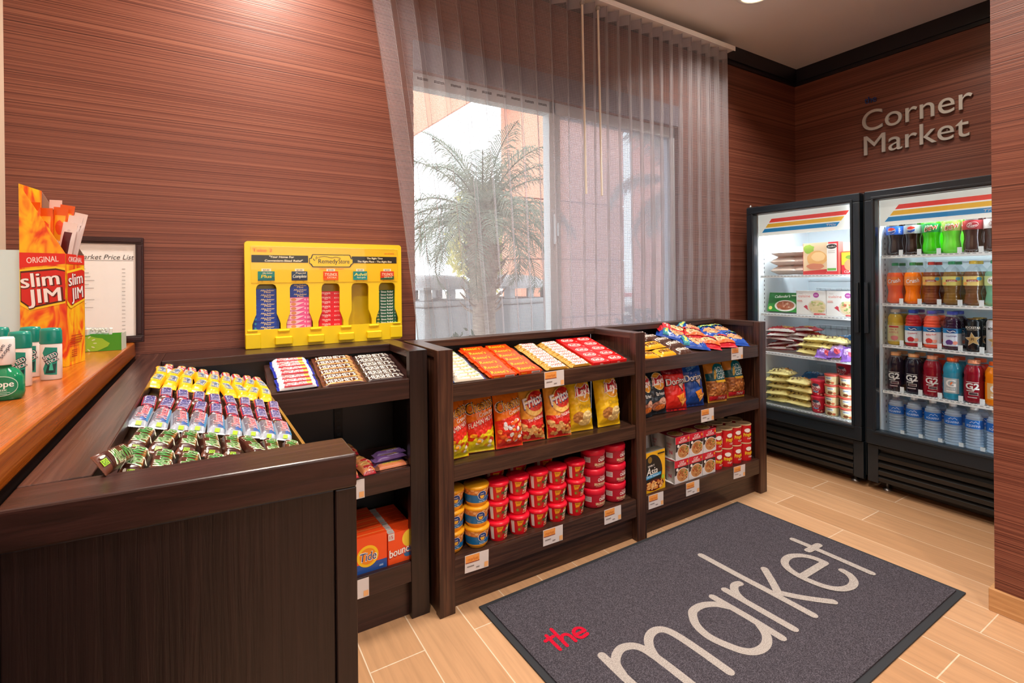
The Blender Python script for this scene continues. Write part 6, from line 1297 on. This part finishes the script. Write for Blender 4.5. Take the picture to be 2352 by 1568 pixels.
for y, z, i in q:
    c = 'left' if y > 1.84 else 'right'
    fput('ycook', y - .014 + J(.006), 3.235 + J(.01), z + .006, (J(.06), J(.08), RX + J(.2)), f'yellow spotted ice cream sandwich pack on the freezer floor, {c} pile, ' + ['lowest', 'lowest', 'second up', 'second up', 'third up', 'third up', 'fourth up', 'topmost', 'topmost'][i], 'yellow spotted packs on the freezer floor')
fput('bluep', 1.735, 3.37, .50, (.15, .1, RX + .2), 'blue frozen treat pack behind the yellow piles at the bottom', None)
def tub(kind):
    if kind == 'dibs':
        pr = [(.030, 0), (.032, .003), (.039, .085), (.0395, .088)]; l = [R(-.123, .002, .123, .086, 'd8203a'), blob(.0, .050, .030, .030, 'f2dcd8', 3, 16, .12), T('Dibs', 0, .046, .026, 'a8182c', w=.052, b=.06), T('Dibs', 0, .046, .024, 'c8243a', w=.050, b=.03), E(.0, .070, .020, .009, '4a4a5a'), R(-.016, .024, .016, .030, '4a8ac0')] + scatter(14, -.05, .004, .05, .022, .006, ['6a2418', '8a3a20', 'f0c0a0'], 39)
        return cup(pr, C('d8203a', .3), [(.040, .086), (.042, .088), (.042, .097), (.039, .100), (.0005, .1005)], C('e0304a', .3), l, 'ice_cream_tub', 'ice cream tub')
    pr = [(.032, 0), (.034, .003), (.038, .052)]; l = [R(-.119, .002, .119, .052, 'e8d8a8'), R(-.022, .030, .016, .046, 'f2f0e8'), R(-.020, .036, .010, .040, '4a78a0'), blob(-.006, .014, .018, .010, '7a4426', 3), blob(.020, .012, .012, .008, 'c8683c', 4), R(.028, .004, .036, .050, 'd8c088')]
    return cup(pr, C('e4d4a0', .35), [(.039, .050), (.041, .052), (.041, .059), (.038, .0615), (.0005, .062)], C('d8584c', .3), l, 'ice_cream_tub', 'ice cream tub')
SRC['dibs'] = tub('dibs'); SRC['tub'] = tub('tub')
for i, (y, x, z, w) in enumerate([(1.645, 3.21, .340, 'lowest in front'), (1.645, 3.21, .441, 'stacked on the front one'), (1.655, 3.31, .340, 'lowest behind the yellow piles'), (1.655, 3.31, .441, 'second in the rear stack'), (1.57, 3.36, .340, 'lowest in the back right stack'), (1.57, 3.36, .441, 'second in the back right stack'), (1.57, 3.36, .542, 'topmost in the back right stack')]):
    put(SRC['dibs'], (x, y, z), (0, 0, RX + .1 + J(.1)), f'red ice cream bites tub, {w}', 'red ice cream bites tubs')
for c, (y, x) in enumerate(((1.563, 3.205), (1.478, 3.205), (1.475, 3.30))):
    for i in range(4): put(SRC['tub'], (x, y, .340 + i * .0623), (0, 0, RX + .2 + J(.2)), f'small cream ice cream tub with red lid, {["left stack", "right stack", "rear stack"][c]}, {ofb(i, 4)}', 'small ice cream tubs with red lids')
for s in (f1,):
    m = MB(); w_ = C('cfd6da', .35)
    for z0 in (.70, .42, .96):
        for i in range(14): yy = 1.43 + i * .036; m.tube([(3.735, yy, z0), (3.735, yy, z0 + .13)], .002, w_, 5)
        m.tube([(3.735, 1.42, z0 + .13), (3.735, 1.92, z0 + .13)], .003, w_, 5)
    m.build('rear_wire_rack', s)
